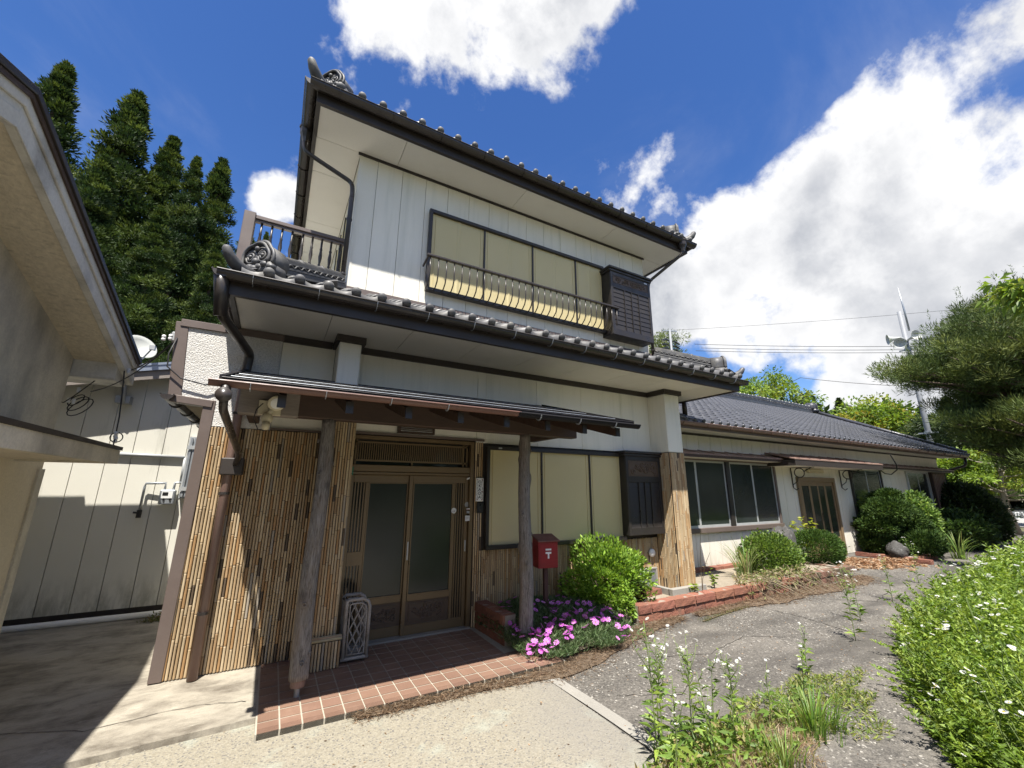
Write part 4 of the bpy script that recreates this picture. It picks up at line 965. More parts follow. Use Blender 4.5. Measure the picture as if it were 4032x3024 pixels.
obj('postal_mark', mbox(-.036, .036, -.098, -.0948, .905, .924).add(mbox(-.036, .036, -.098, -.0948, .868, .888).v, mbox(0, 1, 0, 1, 0, 1).f).add(mbox(-.010, .010, -.098, -.0948, .815, .868).v, mbox(0, 1, 0, 1, 0, 1).f), whitep, MBX)
obj('post', mbox(-.022, .022, -.02, .024, .05, .712), postbrown, MBX)

# ================================================================== rattan umbrella stand
US = thing('umbrella_stand', 'grey weathered rattan umbrella stand with diamond lattice beside the door', 'umbrella stand', (.86, 4.70, 0))
def arch(y, x0=.77, x1=.985, z0=.03, z1=.535, r=.06):
    return [(x0, y, z0), (x0, y, z1), (x0+.02, y, z1+.012), (x1-r, y, z1+.012), (x1-r*.3, y, z1-r*.25), (x1, y, z1-r), (x1, y, z0)]
for y in (4.60, 4.82):
    obj('frame', MB().tube(arch(y), .017, 8), rattan, US, smooth=True); obj('inner_frame', MB().tube(arch(y-.004, .80, .958, .07, .50, .05)+[(.80, y-.004, .07)], .008, 6), rattan, US, smooth=True)
    obj('base_rail', MB().tube([(.75, y, .035), (1.0, y, .035)], .016, 8), rattan, US, smooth=True)
    for k in range(-4, 5):
        for sg in (-1, 1):
            # diagonal strip clipped to the inner rectangle
            xa, xb, za, zb = .80, .958, .07, .505; pts = []
            for t in np.linspace(0, 1, 60):
                z = za+(zb-za)*t; x = .879+sg*((z-.2875)*.5)+k*.068
                if xa <= x <= xb: pts.append((x, y-.006*sg, z))
            if len(pts) > 4: obj('lattice_strip', MB().tube([pts[0], pts[-1]], .0055, 5), rattan, US)
for x, z in ((.77, .52), (.77, .05), (.985, .45), (.985, .05)): obj('side_rail', MB().tube([(x, 4.60, z), (x, 4.82, z)], .013, 7), rattan, US, smooth=True)
for k in range(5): obj('side_cane', MB().tube([(.77, 4.64+k*.035, .05), (.77, 4.64+k*.035, .52)], .006, 5), rattan, US)
obj('base_tray', MB().box(.775, .98, 4.61, 4.81, .03, .045), rattan, US)

# ================================================================== things on the entrance wall
def textmesh(body, size, mat, name, parent, mw):
    cu = bpy.data.curves.new(name, 'FONT'); cu.body = body; cu.size = size; cu.align_x = 'CENTER'; cu.align_y = 'CENTER'; cu.extrude = .0008; cu.offset = size*.012; cu.resolution_u = 3
    t = bpy.data.objects.new('tmp', cu); COL.objects.link(t); dg = bpy.context.evaluated_depsgraph_get(); me = bpy.data.meshes.new_from_object(t.evaluated_get(dg)); bpy.data.objects.remove(t); me.materials.clear(); me.materials.append(mat)
    return mobj(name, me, mw, parent)
FACE = Matrix(((1, 0, 0, 0), (0, 0, -1, 0), (0, 1, 0, 0), (0, 0, 0, 1)))
ink = M('ink_black', (.012, .012, .014), .5, n2=None)
NP = thing('name_plate', 'white ceramic name plate with vertical black letters beside the door', 'name plate', (2.31, 4.93, 1.44))
obj('plate', MB().box(2.258, 2.362, 4.932, 4.948, 1.445, 1.735), whitep, NP, bevel=.003)
for k, ch in enumerate('OKADA'): textmesh(ch, .052, ink, 'letter', NP, Matrix.Translation((2.308, 4.9312, 1.683-k*.0465)) @ FACE)
vine = M('vine_grey', (.16, .17, .14), .6, n2=None); rose = M('rose_red', (.25, .06, .05), .6, n2=None)
vb = MB(); rd = random.Random(3)
for x0 in (2.276, 2.342):
    vb.tube([(x0+.006*math.sin(z*60), 4.931, z) for z in np.linspace(1.475, 1.705, 24)], .0016, 4)
    for k in range(26): vb.ball((x0+rd.uniform(-.011, .011), 4.931, rd.uniform(1.475, 1.705)), (.0042, .0015, .0042), 5, 4)
obj('vine_print', vb, vine, NP, kind='stuff')
fb3 = MB()
for x, z in ((2.276, 1.712), (2.342, 1.714), (2.276, 1.468), (2.342, 1.468), (2.342, 1.565)): fb3.ball((x, 4.931, z), (.0085, .002, .0085), 8, 4)
obj('flower_print', fb3, rose, NP, kind='stuff')
IC = thing('intercom', 'black door intercom below the name plate', 'intercom', (2.31, 4.93, 1.30))
obj('housing', MB().box(2.275, 2.365, 4.925, 4.95, 1.305, 1.435), black, IC, bevel=.005); obj('lens', MB().lathe([(.014, 0), (.012, .004)], (2.318, 4.925, 1.405), 12, Matrix(((1, 0, 0), (0, 0, -1), (0, 1, 0)))), darkglass, IC); obj('button', MB().box(2.305, 2.331, 4.921, 4.925, 1.33, 1.35), gutterm, IC)
green = M('plate_green', (.01, .16, .09), .4, n2=None)
AP = thing('address_plate', 'small green enamel plate with a white figure at the left door jamb', 'plate', (.735, 4.98, 1.78))
obj('plate', MB().box(.696, .765, 4.972, 4.980, 1.745, 1.835), green, AP); textmesh('9', .05, whitep, 'figure', AP, Matrix.Translation((.738, 4.9715, 1.797)) @ FACE); obj('print', MB().box(.732, .736, 4.9705, 4.9718, 1.752, 1.768), whitep, AP)
PL = thing('porch_lamp', 'slatted brown porch lamp on the wall above the entrance door', 'lamp', (1.44, 4.95, 2.28))
obj('case', MB().box(1.215, 1.66, 4.885, 4.968, 2.245, 2.262).box(1.215, 1.66, 4.885, 4.968, 2.335, 2.352).box(1.215, 1.24, 4.885, 4.968, 2.262, 2.335).box(1.635, 1.66, 4.885, 4.968, 2.262, 2.335), woodbeam, PL, bevel=.003)
obj('diffuser', MB().box(1.242, 1.633, 4.905, 4.96, 2.264, 2.333), whitep, PL)
for k in range(3): obj('slat', MB().box(1.24, 1.635, 4.883, 4.893, 2.274+k*.019, 2.284+k*.019), woodbeam, PL)
FL = thing('flood_light', 'beige motion-sensor flood light fixed to the canopy beam', 'flood light', (-.1, 4.05, 2.2))
obj('bracket', MB().box(-.19, -.02, 4.03, 4.058, 2.205, 2.33), beige, FL, bevel=.004)
Mf = Vector((.18, -.85, -.35)).to_track_quat('Z', 'Y').to_matrix()
fh = obj('lamp_head', MB().lathe([(.025, -.10), (.05, -.07), (.064, -.01), (.068, .0), (.062, .005)], (-.06, 3.97, 2.30), 20, Mf), beige, FL, smooth=True)
obj('lens', MB().lathe([(.058, -.004), (.04, .004), (.001, .008)], Vector((-.06, 3.97, 2.30))+Mf @ Vector((0, 0, .004)), 20, Mf), whitep, fh, smooth=True)
obj('sensor', MB().ball((-.115, 3.99, 2.17), (.045, .04, .05), 14, 8).lathe([(.02, -.06), (.03, -.03), (.03, 0)], (-.115, 3.96, 2.13), 12), beige, FL, smooth=True)
obj('arm', MB().tube([(-.10, 4.04, 2.28), (-.09, 4.0, 2.24), (-.11, 3.99, 2.20)], .022, 8), beige, FL, smooth=True)
obj('cord', MB().tube([(-.16, 4.03, 2.30), (-.20, 4.0, 2.24), (-.21, 4.0, 2.16), (-.17, 4.05, 2.08), (-.13, 4.3, 2.10), (-.11, 4.6, 2.2)], .004, 5), wirem, FL)

# ================================================================== single-storey wing
WG = thing('single_storey_wing', 'long white single-storey wing with dark slate-coloured tiled roof', 'house', (13, 5.6, 0))
Yw = 5.60; X0, X1 = 5.9, 20.7
obj('wing_core', MB().box(5.9, X1-.02, Yw+.021, 12.5, -.05, 2.75), fascia, WG)
ed = list(np.arange(6.13, X1, .372)); ed = [5.9]+ed+[X1]
panels(ed, Yw, .03, 2.72, siding_w, WG, gap=.009)
obj('base_course', MB().box(5.9, X1, Yw+.005, Yw+.03, -.06, .03), concrete_k, WG)
obj('end_wall', MB().box(X1-.02, X1, Yw+.02, 12.5, .03, 2.75), siding_w, WG)
sz = 2.735
for a in np.arange(5.95, 21.0, 1.82): obj('soffit_board', MB().box(a+.004, min(a+1.816, 21.2), 5.02, Yw-.002, sz, sz+.02), soffit, WG)
obj('soffit_trim', MB().box(5.9, X1, Yw-.025, Yw-.003, sz-.045, sz-.002), darkmetal, WG)
obj('fascia_board', MB().box(5.9, 21.2, 4.985, 5.02, sz-.035, sz+.09), brown, WG)
gutter_run((5.93, 4.925, 2.80), (13.0, 4.925, 2.795), WG, pipe_b, .055, .7); gutter_run((12.98, 4.925, 2.792), (21.25, 4.925, 2.785), WG, pipe_b, .057, .7)
downpipe([(21.1, 4.95, 2.74), (21.1, 4.98, 2.45), (20.75, 5.5, 2.25), (20.75, 5.5, 0)], .04, WG, gutterm)
SLW = .475; ZW = 2.83; YW0 = 4.93; k_ = math.sqrt(1+SLW**2); RV = (9.5-YW0)*k_
fw = slope_frame((5.9, YW0, ZW), (1, 0, 0), (0, 1, 0), SLW)
_eave.pop('ball', None); kb = kawara
eave_row(fw, 15.4, WG, 'lip', kawara_w, u0=.02)
tme = bpy.data.meshes.new('roof_tile'); tme.from_pydata(TV.tolist(), [], TF); tme.update(); tme.materials.append(kawara_w); tme.shade_smooth()
cand = []
for j in range(int(RV/.235)):
    for i in range(int(15.4/TW)):
        u, v = i*TW, j*.235
        if v < .2: continue
        p = fw[0]+fw[1]*(u+.13)+fw[2]*(v+.1); d = p-CAM
        if p.x < 6.6 or p.x < .93*p.y+1.0: continue
        cand.append((d.length, i, j))
cand.sort(); near = set((i, j) for _, i, j in cand[:300])
for _, i, j in cand[:300]: mobj('roof_tile', tme, frame_mat(fw, i*TW, j*.235), WG)
tile_field('far_roof_tiles', fw, 15.4, RV, lambda u, v: v > .2, kawara_w, WG, skip=lambda i, j: (i, j) in near)
obj('roof_deck', MB().add([(5.9, YW0, ZW-.03), (21.3, YW0, ZW-.03), (21.3, 9.5, ZW-.03+(9.5-YW0)*SLW), (5.9, 9.5, ZW-.03+(9.5-YW0)*SLW), (5.9, 14, ZW-.03), (21.3, 14, ZW-.03)], [(0, 1, 2, 3), (3, 2, 5, 4)]), fascia, WG)
rzz = ZW+(9.5-YW0)*SLW
ridge((5.9, 9.5, rzz), (21.2, 9.5, rzz), WG, kawara_w, .36, .2, 'main_ridge')
ornament((21.3, 9.5, rzz+.08), (1, -.2, 0), WG, kawara_w, 1.4)
obj('verge_tile', MB().tube([(21.28, YW0, ZW+.07), (21.28, 9.4, rzz+.07)], .07, 10), kawara_w, WG, smooth=True)
obj('verge_board', MB().hexa([(21.22, YW0+.06, ZW-.16), (21.26, YW0+.06, ZW-.16), (21.26, 9.5, rzz-.16), (21.22, 9.5, rzz-.16), (21.22, YW0+.06, ZW-.0), (21.26, YW0+.06, ZW-.0), (21.26, 9.5, rzz-.0), (21.22, 9.5, rzz-.0)]), brown, WG)
obj('gable_wall', MB().add([(X1, 5.6, 2.7), (X1, 9.5, rzz-.1), (X1, 13, 2.7)], [(0, 1, 2)]), siding_w, WG)
def sliding_window(x0, x1, z0, z1, xs, parent, framemat, sashmat, gm, sill=True):
    Y = Yw
    f = MB().box(x0-.06, x1+.06, Y-.05, Y-.001, z1, z1+.06).box(x0-.07, x1+.07, Y-.075, Y-.001, z0-.09, z0).box(x0-.06, x0, Y-.05, Y-.001, z0, z1).box(x1, x1+.06, Y-.05, Y-.001, z0, z1)
    w = obj('window', f, framemat, parent, bevel=.004)
    t = .038
    for k, (a, b) in enumerate(zip(xs[:-1], xs[1:])):
        yy = Y-.035+(.016 if k % 2 else 0)
        s = MB().box(a, a+t, yy, yy+.016, z0, z1).box(b-t, b, yy, yy+.016, z0, z1).box(a+t, b-t, yy, yy+.016, z0, z0+t*1.3).box(a+t, b-t, yy, yy+.016, z1-t, z1)
        q = obj('sash', s, sashmat, w, bevel=.002); 
        obj('pane', MB().box(a+t*.8, b-t*.8, yy+.006, yy+.009, z0+t, z1-t*.8), gm, w)
    return w
w1 = sliding_window(6.52, 10.17, .87, 2.18, [6.52, 7.40, 8.36], WG, brown, alu, winglass); sliding_window.__defaults__
for k, (a, b) in enumerate(((8.50, 9.32), (9.32, 10.17))):
    t_ = .038; yy = Yw-.035+.016*k; obj('sash', MB().box(a, a+t_, yy, yy+.016, .87, 2.18).box(b-t_, b, yy, yy+.016, .87, 2.18).box(a+t_, b-t_, yy, yy+.016, .87, .92).box(a+t_, b-t_, yy, yy+.016, 2.14, 2.18), alu, w1, bevel=.002); obj('pane', MB().box(a+.03, b-.03, yy+.006, yy+.009, .91, 2.15), winglass, w1)
obj('mullion', MB().box(8.365, 8.495, Yw-.05, Yw-.002, .871, 2.179), darkmetal, w1)
# interior seen as warm shapes behind the patterned glass is left to the reflections
sliding_window(13.95, 15.78, .85, 2.18, [13.95, 14.87, 15.78], WG, darkmetal, alu, winglass)
w3 = sliding_window(17.75, 19.42, .9, 2.18, [17.75, 18.58, 19.42], WG, alu, alu, winglass)
cur = M('curtain', (.42, .41, .36), .9, n1=(6, .1))
for k in range(9): obj('curtain_fold', MB().tube([(17.85+k*.085, Yw-.005, .95), (17.85+k*.085, Yw-.005, 2.12)], .018, 6), cur, w3)
sb = obj('lattice_shutter', MB().box(19.52, 20.66, Yw-.12, Yw-.003, .93, 2.20), woodbeam, WG)
for k in range(8): obj('slat', MB().box(19.56+k*.14, 19.61+k*.14, Yw-.145, Yw-.121, .96, 2.17), redsteel, sb)
for z in (.93, 2.15): obj('lattice_rail', MB().box(19.50, 20.68, Yw-.15, Yw-.146, z, z+.05), woodbeam, sb)
def wingdoor(x0, x1, z1):
    f = MB().box(x0-.09, x0, Yw-.06, Yw-.001, .0, z1).box(x1, x1+.09, Yw-.06, Yw-.001, .0, z1).box(x0-.09, x1+.09, Yw-.06, Yw-.001, z1, z1+.11)
    fr_ = obj('side_door', f, M('tan_alu', (.24, .17, .10), .4, .2), WG, bevel=.005); mt = MATS['tan_alu']
    mid = (x0+x1)/2
    for k, (a, b) in enumerate(((x0, mid+.03), (mid-.03, x1))):
        yy = Yw-.045+.02*k; m2 = (a+b)/2
        s = MB().box(a, a+.06, yy, yy+.018, .02, z1).box(b-.06, b, yy, yy+.018, .02, z1).box(m2-.045, m2+.045, yy, yy+.018, .45, z1-.10).box(a+.06, b-.06, yy, yy+.018, z1-.10, z1).box(a+.06, b-.06, yy, yy+.018, .02, .45)
        d = obj('door_leaf', s, mt, fr_, bevel=.003)
        obj('pane', MB().box(a+.05, m2-.04, yy+.007, yy+.01, .45, z1-.1), doorglass, fr_); obj('pane', MB().box(m2+.04, b-.05, yy+.007, yy+.01, .45, z1-.1), doorglass, fr_)
        obj('pull_handle', MB().box((a+.02) if k else (b-.045), (a+.045) if k else (b-.02), yy-.004, yy, .85, 1.05), darkmetal, fr_)
wingdoor(11.22, 12.84, 1.80)
wl = obj('door_lamp', MB().box(11.66, 12.40, Yw-.085, Yw-.002, 2.02, 2.12), beige, WG, bevel=.02)
def hisashi(x0, x1, yf, zf, zb, th, parent, topmat, name='pent_roof'):
    p = obj(name, MB().hexa([(x0, yf, zf), (x1, yf, zf), (x1, Yw-.002, zb), (x0, Yw-.002, zb), (x0, yf, zf+.03), (x1, yf, zf+.03), (x1, Yw-.002, zb+.03), (x0, Yw-.002, zb+.03)]), topmat, parent, bevel=.003)
    obj('pent_fascia', MB().box(x0+.02, x1-.02, yf+.01, yf+.03, zf-th, zf-.001).box(x0+.02, x0+.04, yf+.031, Yw-.004, zf-th, zf-.001).box(x1-.04, x1-.02, yf+.031, Yw-.004, zf-th, zf-.001), woodbeam if th < .1 else fascia, p)
    obj('pent_soffit', MB().box(x0+.04, x1-.04, yf+.031, Yw-.004, zf-th, zf-th+.01), soffit, p)
    for k in range(int((x1-x0)/.45)): obj('roof_seam', MB().beam((x0+.2+k*.45, yf, zf+.036), (x0+.2+k*.45, Yw-.01, zb+.036), .02, .012), topmat, p)
    return p
hisashi(6.0, 10.62, 5.22, 2.26, 2.36, .05, WG, redsteel); hisashi(9.95, 14.35, 4.95, 2.26, 2.42, .13, WG, redsteel); hisashi(14.4, 20.9, 5.25, 2.26, 2.36, .05, WG, redsteel)
for x in (10.95, 13.35):
    br = MB(); My = Matrix(((0, 0, 1), (1, 0, 0), (0, 1, 0)))
    br.torus((x, 5.40, 2.00), .11, .012, My, 18, 6); br.tube([(x, 5.06, 2.125), (x, 5.40, 2.12), (x, 5.58, 2.12), (x, 5.58, 1.66), (x, 5.52, 1.60), (x, 5.46, 1.64)], .012, 6); br.tube([(x, 5.58, 1.72), (x, 5.47, 1.80), (x, 5.44, 1.90)], .010, 6); br.tube([(x, 5.30, 2.02), (x, 5.22, 2.07), (x, 5.12, 2.12)], .010, 6)
    obj('scroll_bracket', br, black, WG, smooth=True)
obj('service_cable', MB().tube([aty(3505, 1790, 4.9), aty(3530, 1830, 4.95), aty(3532, 1850, 5.0), aty(3510, 1868, 5.3), aty(3485, 1865, 5.5), aty(3462, 1848, 5.58)], .014, 6), wirem, WG, smooth=True)

# ================================================================== rear wing behind the passage
RW = thing('rear_wing', 'cream boarded rear wing with sloping blue-grey roof edge behind the passage', 'house', (-2, 7.5, 0))
Yb = 7.5
def rtop(x): return 3.02+.235*(x+2.0)
ed = [-4.6, -4.0, -3.4, -2.88, -2.58, -2.29, -1.985, -1.73, -1.415, -1.145, -.85, -.60]
for a, b in zip(ed[:-1], ed[1:]):
    obj('siding_panel', MB().hexa([(a+.004, Yb, .09), (b-.004, Yb, .09), (b-.004, Yb+.03, .09), (a+.004, Yb+.03, .09), (a+.004, Yb, rtop(a)), (b-.004, Yb, rtop(b)), (b-.004, Yb+.03, rtop(b)), (a+.004, Yb+.03, rtop(a))]), siding_b, RW)
obj('rear_core', MB().box(-4.6, -.6, Yb+.031, 9.0, -.05, 2.5), fascia, RW)
obj('foundation_wall', MB().box(-4.6, -.6, Yb+.04, Yb+.08, -.06, .09).box(-4.6, -.6, Yb-.02, Yb+.03, -.06, -.0), found, RW)
def slab(x0, x1, y0, y1, dz0, dz1): return MB().hexa([(x0, y0, rtop(x0)+dz0), (x1, y0, rtop(x1)+dz0), (x1, y1, rtop(x1)+dz0), (x0, y1, rtop(x0)+dz0), (x0, y0, rtop(x0)+dz1), (x1, y0, rtop(x1)+dz1), (x1, y1, rtop(x1)+dz1), (x0, y1, rtop(x0)+dz1)])
obj('verge_board', slab(-4.6, -.6, Yb-.26, Yb-.22, -.06, .06), woodgrey, RW)
obj('roof_edge', slab(-4.6, -.6, Yb-.29, 9.2, .061, .13), bluegrey, RW); obj('roof_edge', slab(-4.6, -.6, Yb-.30, Yb-.20, .131, .165), bluegrey, RW)
lw = obj('louvre_window', MB().box(-1.12, -.86, Yb-.10, Yb-.001, 1.45, 2.30), greyp, RW)
for k in range(6): obj('louvre_bar', MB().box(-1.10+k*.042, -1.075+k*.042, Yb-.125, Yb-.101, 1.47, 2.28), galv, lw)
for z in (1.55, 2.12): obj('louvre_rail', MB().box(-1.125, -.855, Yb-.14, Yb-.126, z, z+.05), alu, lw)
obj('conduit', MB().tube([(-2.0, Yb-.03, 2.03), (-1.14, Yb-.03, 2.01)], .022, 8).tube([(-1.14, Yb-.03, 2.01), (-1.135, Yb-.03, 1.66)], .018, 8), greyp, RW, smooth=True)
obj('drain_pipe', MB().tube([(-4.0, 7.38, .02), (-.62, 7.30, .03)], .035, 10), whitep, RW, smooth=True)
GM = thing('gas_meter', 'grey gas meter with its pipes on the rear wing wall', 'gas meter', (-1.24, 7.45, 1.36))
obj('meter_body', MB().box(-1.325, -1.155, 7.36, 7.46, 1.37, 1.56), galv, GM, bevel=.012); obj('meter_face', MB().box(-1.30, -1.18, 7.352, 7.36, 1.45, 1.54), whitep, GM); obj('meter_dial', MB().box(-1.29, -1.23, 7.348, 7.352, 1.49, 1.53).ball((-1.20, 7.352, 1.44), .014, 8, 6).ball((-1.27, 7.352, 1.44), .014, 8, 6), black, GM)
obj('gas_pipe', MB().tube([(-1.285, 7.41, 1.55), (-1.285, 7.41, 1.65), (-1.50, 7.43, 1.645), (-1.51, 7.44, 1.60), (-1.51, 7.44, 1.25)], .016, 8).tube([(-1.19, 7.41, 1.55), (-1.19, 7.42, 1.655), (-1.10, 7.44, 1.66)], .016, 8), galv, GM, smooth=True)
obj('gas_valve', MB().tube([(-1.51, 7.44, 1.30), (-1.51, 7.44, 1.20)], .028, 8).tube([(-1.57, 7.43, 1.27), (-1.49, 7.43, 1.26)], .014, 6), darkmetal, GM)

# ================================================================== neighbouring house on the left
NH = thing('neighbouring_house', 'beige stucco house at left edge with deep grooved gable eave', 'house', (-2.3, 3, 0))
xn, xb, yr, zr, yl, zl = -2.15, -1.72, 3.43, 4.13, 6.78, 3.14
ye, ze = -3.0, 4.13-.36*6.43
def rk(y): return zr+(zl-zr)*(y-yr)/(yl-yr) if y > yr else zr+(ze-zr)*(y-yr)/(ye-yr)
def ywall(y0, y1, z0, topf, mat, nm, parent, x0=xn-.2, x1=xn):
    ysn = sorted(set([y0, y1]+([yr] if y0 < yr < y1 else []))); mb = MB()
    for a, b in zip(ysn[:-1], ysn[1:]): mb.hexa([(x0, a, z0), (x1, a, z0), (x1, b, z0), (x0, b, z0), (x0, a, topf(a)), (x1, a, topf(a)), (x1, b, topf(b)), (x0, b, topf(b))])
    return obj(nm, mb, mat, parent)
ywall(-3, 6.33, 2.0, lambda y: rk(y)-.24, stucco_n, 'upper_wall', NH); ywall(-3, 6.33, -.07, lambda y: 2.0, stucco_l, 'lower_wall', NH, x1=xn-.004)
obj('back_wall', MB().box(-9, xn-.2, 6.12, 6.33, -.07, 3.1), stucco_n, NH)
obj('corner_strip', MB().box(xn-.02, xn+.015, 6.22, 6.345, -.05, 1.78), stucco_n, NH)
for nm, m_, xa, xc, d0, d1 in (('barge_board', barge_n, xb-.05, xb, -.30, -.02), ('barge_mould', barge_n, xb+.001, xb+.018, -.13, -.05), ('barge_mould', barge_n, xb+.001, xb+.012, -.30, -.19), ('roof_edge', fascia, xn-.3, xb+.05, -.018, .035), ('roof_edge', woodbeam, xb+.02, xb+.035, -.06, -.019)):
    mb = MB()
    for a, b in ((ye, yr), (yr, yl)): mb.hexa([(xa, a, rk(a)+d0), (xc, a, rk(a)+d0), (xc, b, rk(b)+d0), (xa, b, rk(b)+d0), (xa, a, rk(a)+d1), (xc, a, rk(a)+d1), (xc, b, rk(b)+d1), (xa, b, rk(b)+d1)])
    obj(nm, mb, m_, NH, bevel=.004)
mb = MB()
for a, b in ((ye, yr), (yr, yl-.35)): mb.hexa([(xn, a, rk(a)-.26), (xb-.051, a, rk(a)-.26), (xb-.051, b, rk(b)-.26), (xn, b, rk(b)-.26), (xn, a, rk(a)-.23), (xb-.051, a, rk(a)-.23), (xb-.051, b, rk(b)-.23), (xn, b, rk(b)-.23)])
obj('gable_soffit', mb, soffit_n, NH)
obj('eave_box', MB().box(-9, xb-.052, 6.36, yl-.02, rk(yl)-.33, rk(yl)-.06), barge_n, NH, bevel=.006)
obj('eave_return', MB().box(xn, xb-.052, 6.345, 6.359, rk(yl)-.31, rk(yl-.4)-.2), barge_n, NH)
mb = MB()
for a, b in ((ye, yr), (yr, yl+.05)): mb.hexa([(-9, a, rk(a)-.019), (xn-.301, a, rk(a)-.019), (xn-.301, b, rk(b)-.019), (-9, b, rk(b)-.019), (-9, a, rk(a)+.03), (xn-.301, a, rk(a)+.03), (xn-.301, b, rk(b)+.03), (-9, b, rk(b)+.03)])
obj('roof_sheet', mb, metalroof, NH)
px_ = -1.40
pr = obj('pent_roof', MB().hexa([(xn, -3, 2.06), (px_, -3, 1.965), (px_, 5.72, 1.965), (xn, 5.72, 2.06), (xn, -3, 2.10), (px_, -3, 2.0), (px_, 5.72, 2.0), (xn, 5.72, 2.10)]), fascia, NH)
obj('pent_fascia', MB().box(px_-.05, px_-.012, -3, 5.70, 1.83, 1.964).box(xn+.02, px_-.051, 5.66, 5.70, 1.83, 1.964), stucco_n, NH)
obj('pent_soffit', MB().box(xn, px_-.05, -3, 5.655, 1.85, 1.87), soffit_n, NH)

# ================================================================== cables, insulators, dish in the passage
def insulator(c, parent, s=1.0):
    s *= .62
    return obj('insulator', MB().lathe([(.012*s, -.05*s), (.026*s, -.04*s), (.028*s, -.01*s), (.016*s, 0), (.028*s, .01*s), (.026*s, .04*s), (.012*s, .05*s)], c, 10), whitep, parent, smooth=True)
CB = thing('service_cable', 'black service cable with porcelain insulators slung from the left eave to the sleeve wall', 'cable', (-1.6, 6, 2.6))
a = Vector((xb+.03, 6.5, 2.98)); b = Vector((-1.0, 4.93, 3.02))
def sag(a, b, s, n=16): return [Vector(a).lerp(Vector(b), t)-Vector((0, 0, s*4*t*(1-t))) for t in np.linspace(0, 1, n)]
obj('cable', MB().tube(sag(a, b, .05), .008, 6), wirem, CB); obj('cable', MB().tube(sag(a-Vector((.3, .0, .3)), b-Vector((0, 0, .02)), .10), .006, 6), wirem, CB)
obj('cable', MB().tube([b, (-1.03, 4.90, 2.85), (-1.02, 4.90, 2.72), (-.90, 4.90, 2.62), (-.70, 4.90, 2.58), (-.52, 4.90, 2.66), (-.40, 4.86, 2.72)], .007, 6), wirem, CB, smooth=True)
for p in (b+Vector((-.05, 0, 0)), b+Vector((-.10, 0, -.015)), a+Vector((0, -.05, -.02))): insulator(p, CB)
CB2 = thing('hanging_cable', 'loose cable loop with two round insulators hanging below the left eave', 'cable', (-1.7, 6.3, 2.3))
p0 = aty(490, 1460, 6.4)
obj('cable', MB().tube([p0, aty(480, 1560, 6.4), aty(470, 1640, 6.35), aty(458, 1700, 6.3), aty(452, 1730, 6.25), aty(440, 1775, 6.0)], .007, 6), wirem, CB2); obj('loop', MB().torus(aty(458, 1722, 6.28), .055, .006, Matrix(((1, 0, 0), (0, 0, 1), (0, 1, 0))), 14, 5), wirem, CB2)
insulator(aty(456, 1712, 6.26), CB2, 1.2); insulator(aty(454, 1732, 6.26), CB2, 1.2)
CB3 = thing('cable_bundle', 'tangled black cable loops and white insulators on the neighbouring wall corner', 'cable', (-2.1, 6.4, 2.5))
for k in range(3): obj('loop', MB().torus(aty(300+k*8, 1575+k*14, 6.6), .07+.02*k, .006, Matrix(((.8, .2, .5), (0.1, .5, .6), (.3, 1, .1))), 14, 5), wirem, CB3)
for p in ((310, 1535), (290, 1580), (270, 1575)): insulator(aty(*p, 6.55), CB3)
obj('cable', MB().tube([aty(205, 1572, 6.5), aty(250, 1585, 6.5), aty(290, 1560, 6.5), aty(400, 1480, 6.5), aty(490, 1440, 6.5)], .006, 6), wirem, CB3)
SD = thing('satellite_dish', 'pale grey satellite dish on a galvanised mast above the rear wing', 'satellite dish', (-1.95, 7.35, 2.75))
dc = aty(548, 1372, 7.4); Md = Vector((.55, -.75, .45)).to_track_quat('Z', 'Y').to_matrix()
obj('dish', MB().lathe([(.001, 0), (.08, .010), (.14, .03), (.185, .055), (.19, .052), (.14, .022), (.08, .004), (.001, -.01)], dc, 28, Md), hornm, SD, smooth=True)
obj('feed_arm', MB().tube([dc+Md @ Vector((0, -.22, .06)), dc+Md @ Vector((0, -.2, .28))], .012, 6).box(*(lambda q: (q.x-.03, q.x+.03, q.y-.03, q.y+.03, q.z-.03, q.z+.03))(dc+Md @ Vector((0, -.19, .3)))), greyp, SD)
obj('mast', MB().tube([aty(483, 1585, 7.36), aty(492, 1520, 7.36), aty(505, 1445, 7.36), dc-Md @ Vector((0, 0, .03))], .026, 10), galv, SD, smooth=True)
obj('mast_bracket', MB().box(-2.0, -1.85, 7.36, 7.5, 2.70, 2.80), galv, SD)
JB = tag(obj('junction_box', MB().box(-1.06, -.99, 4.98, 5.06, 3.0, 3.10), greyp, bevel=.01), 'small grey cable junction box on the edge of the sleeve wall', 'junction box')
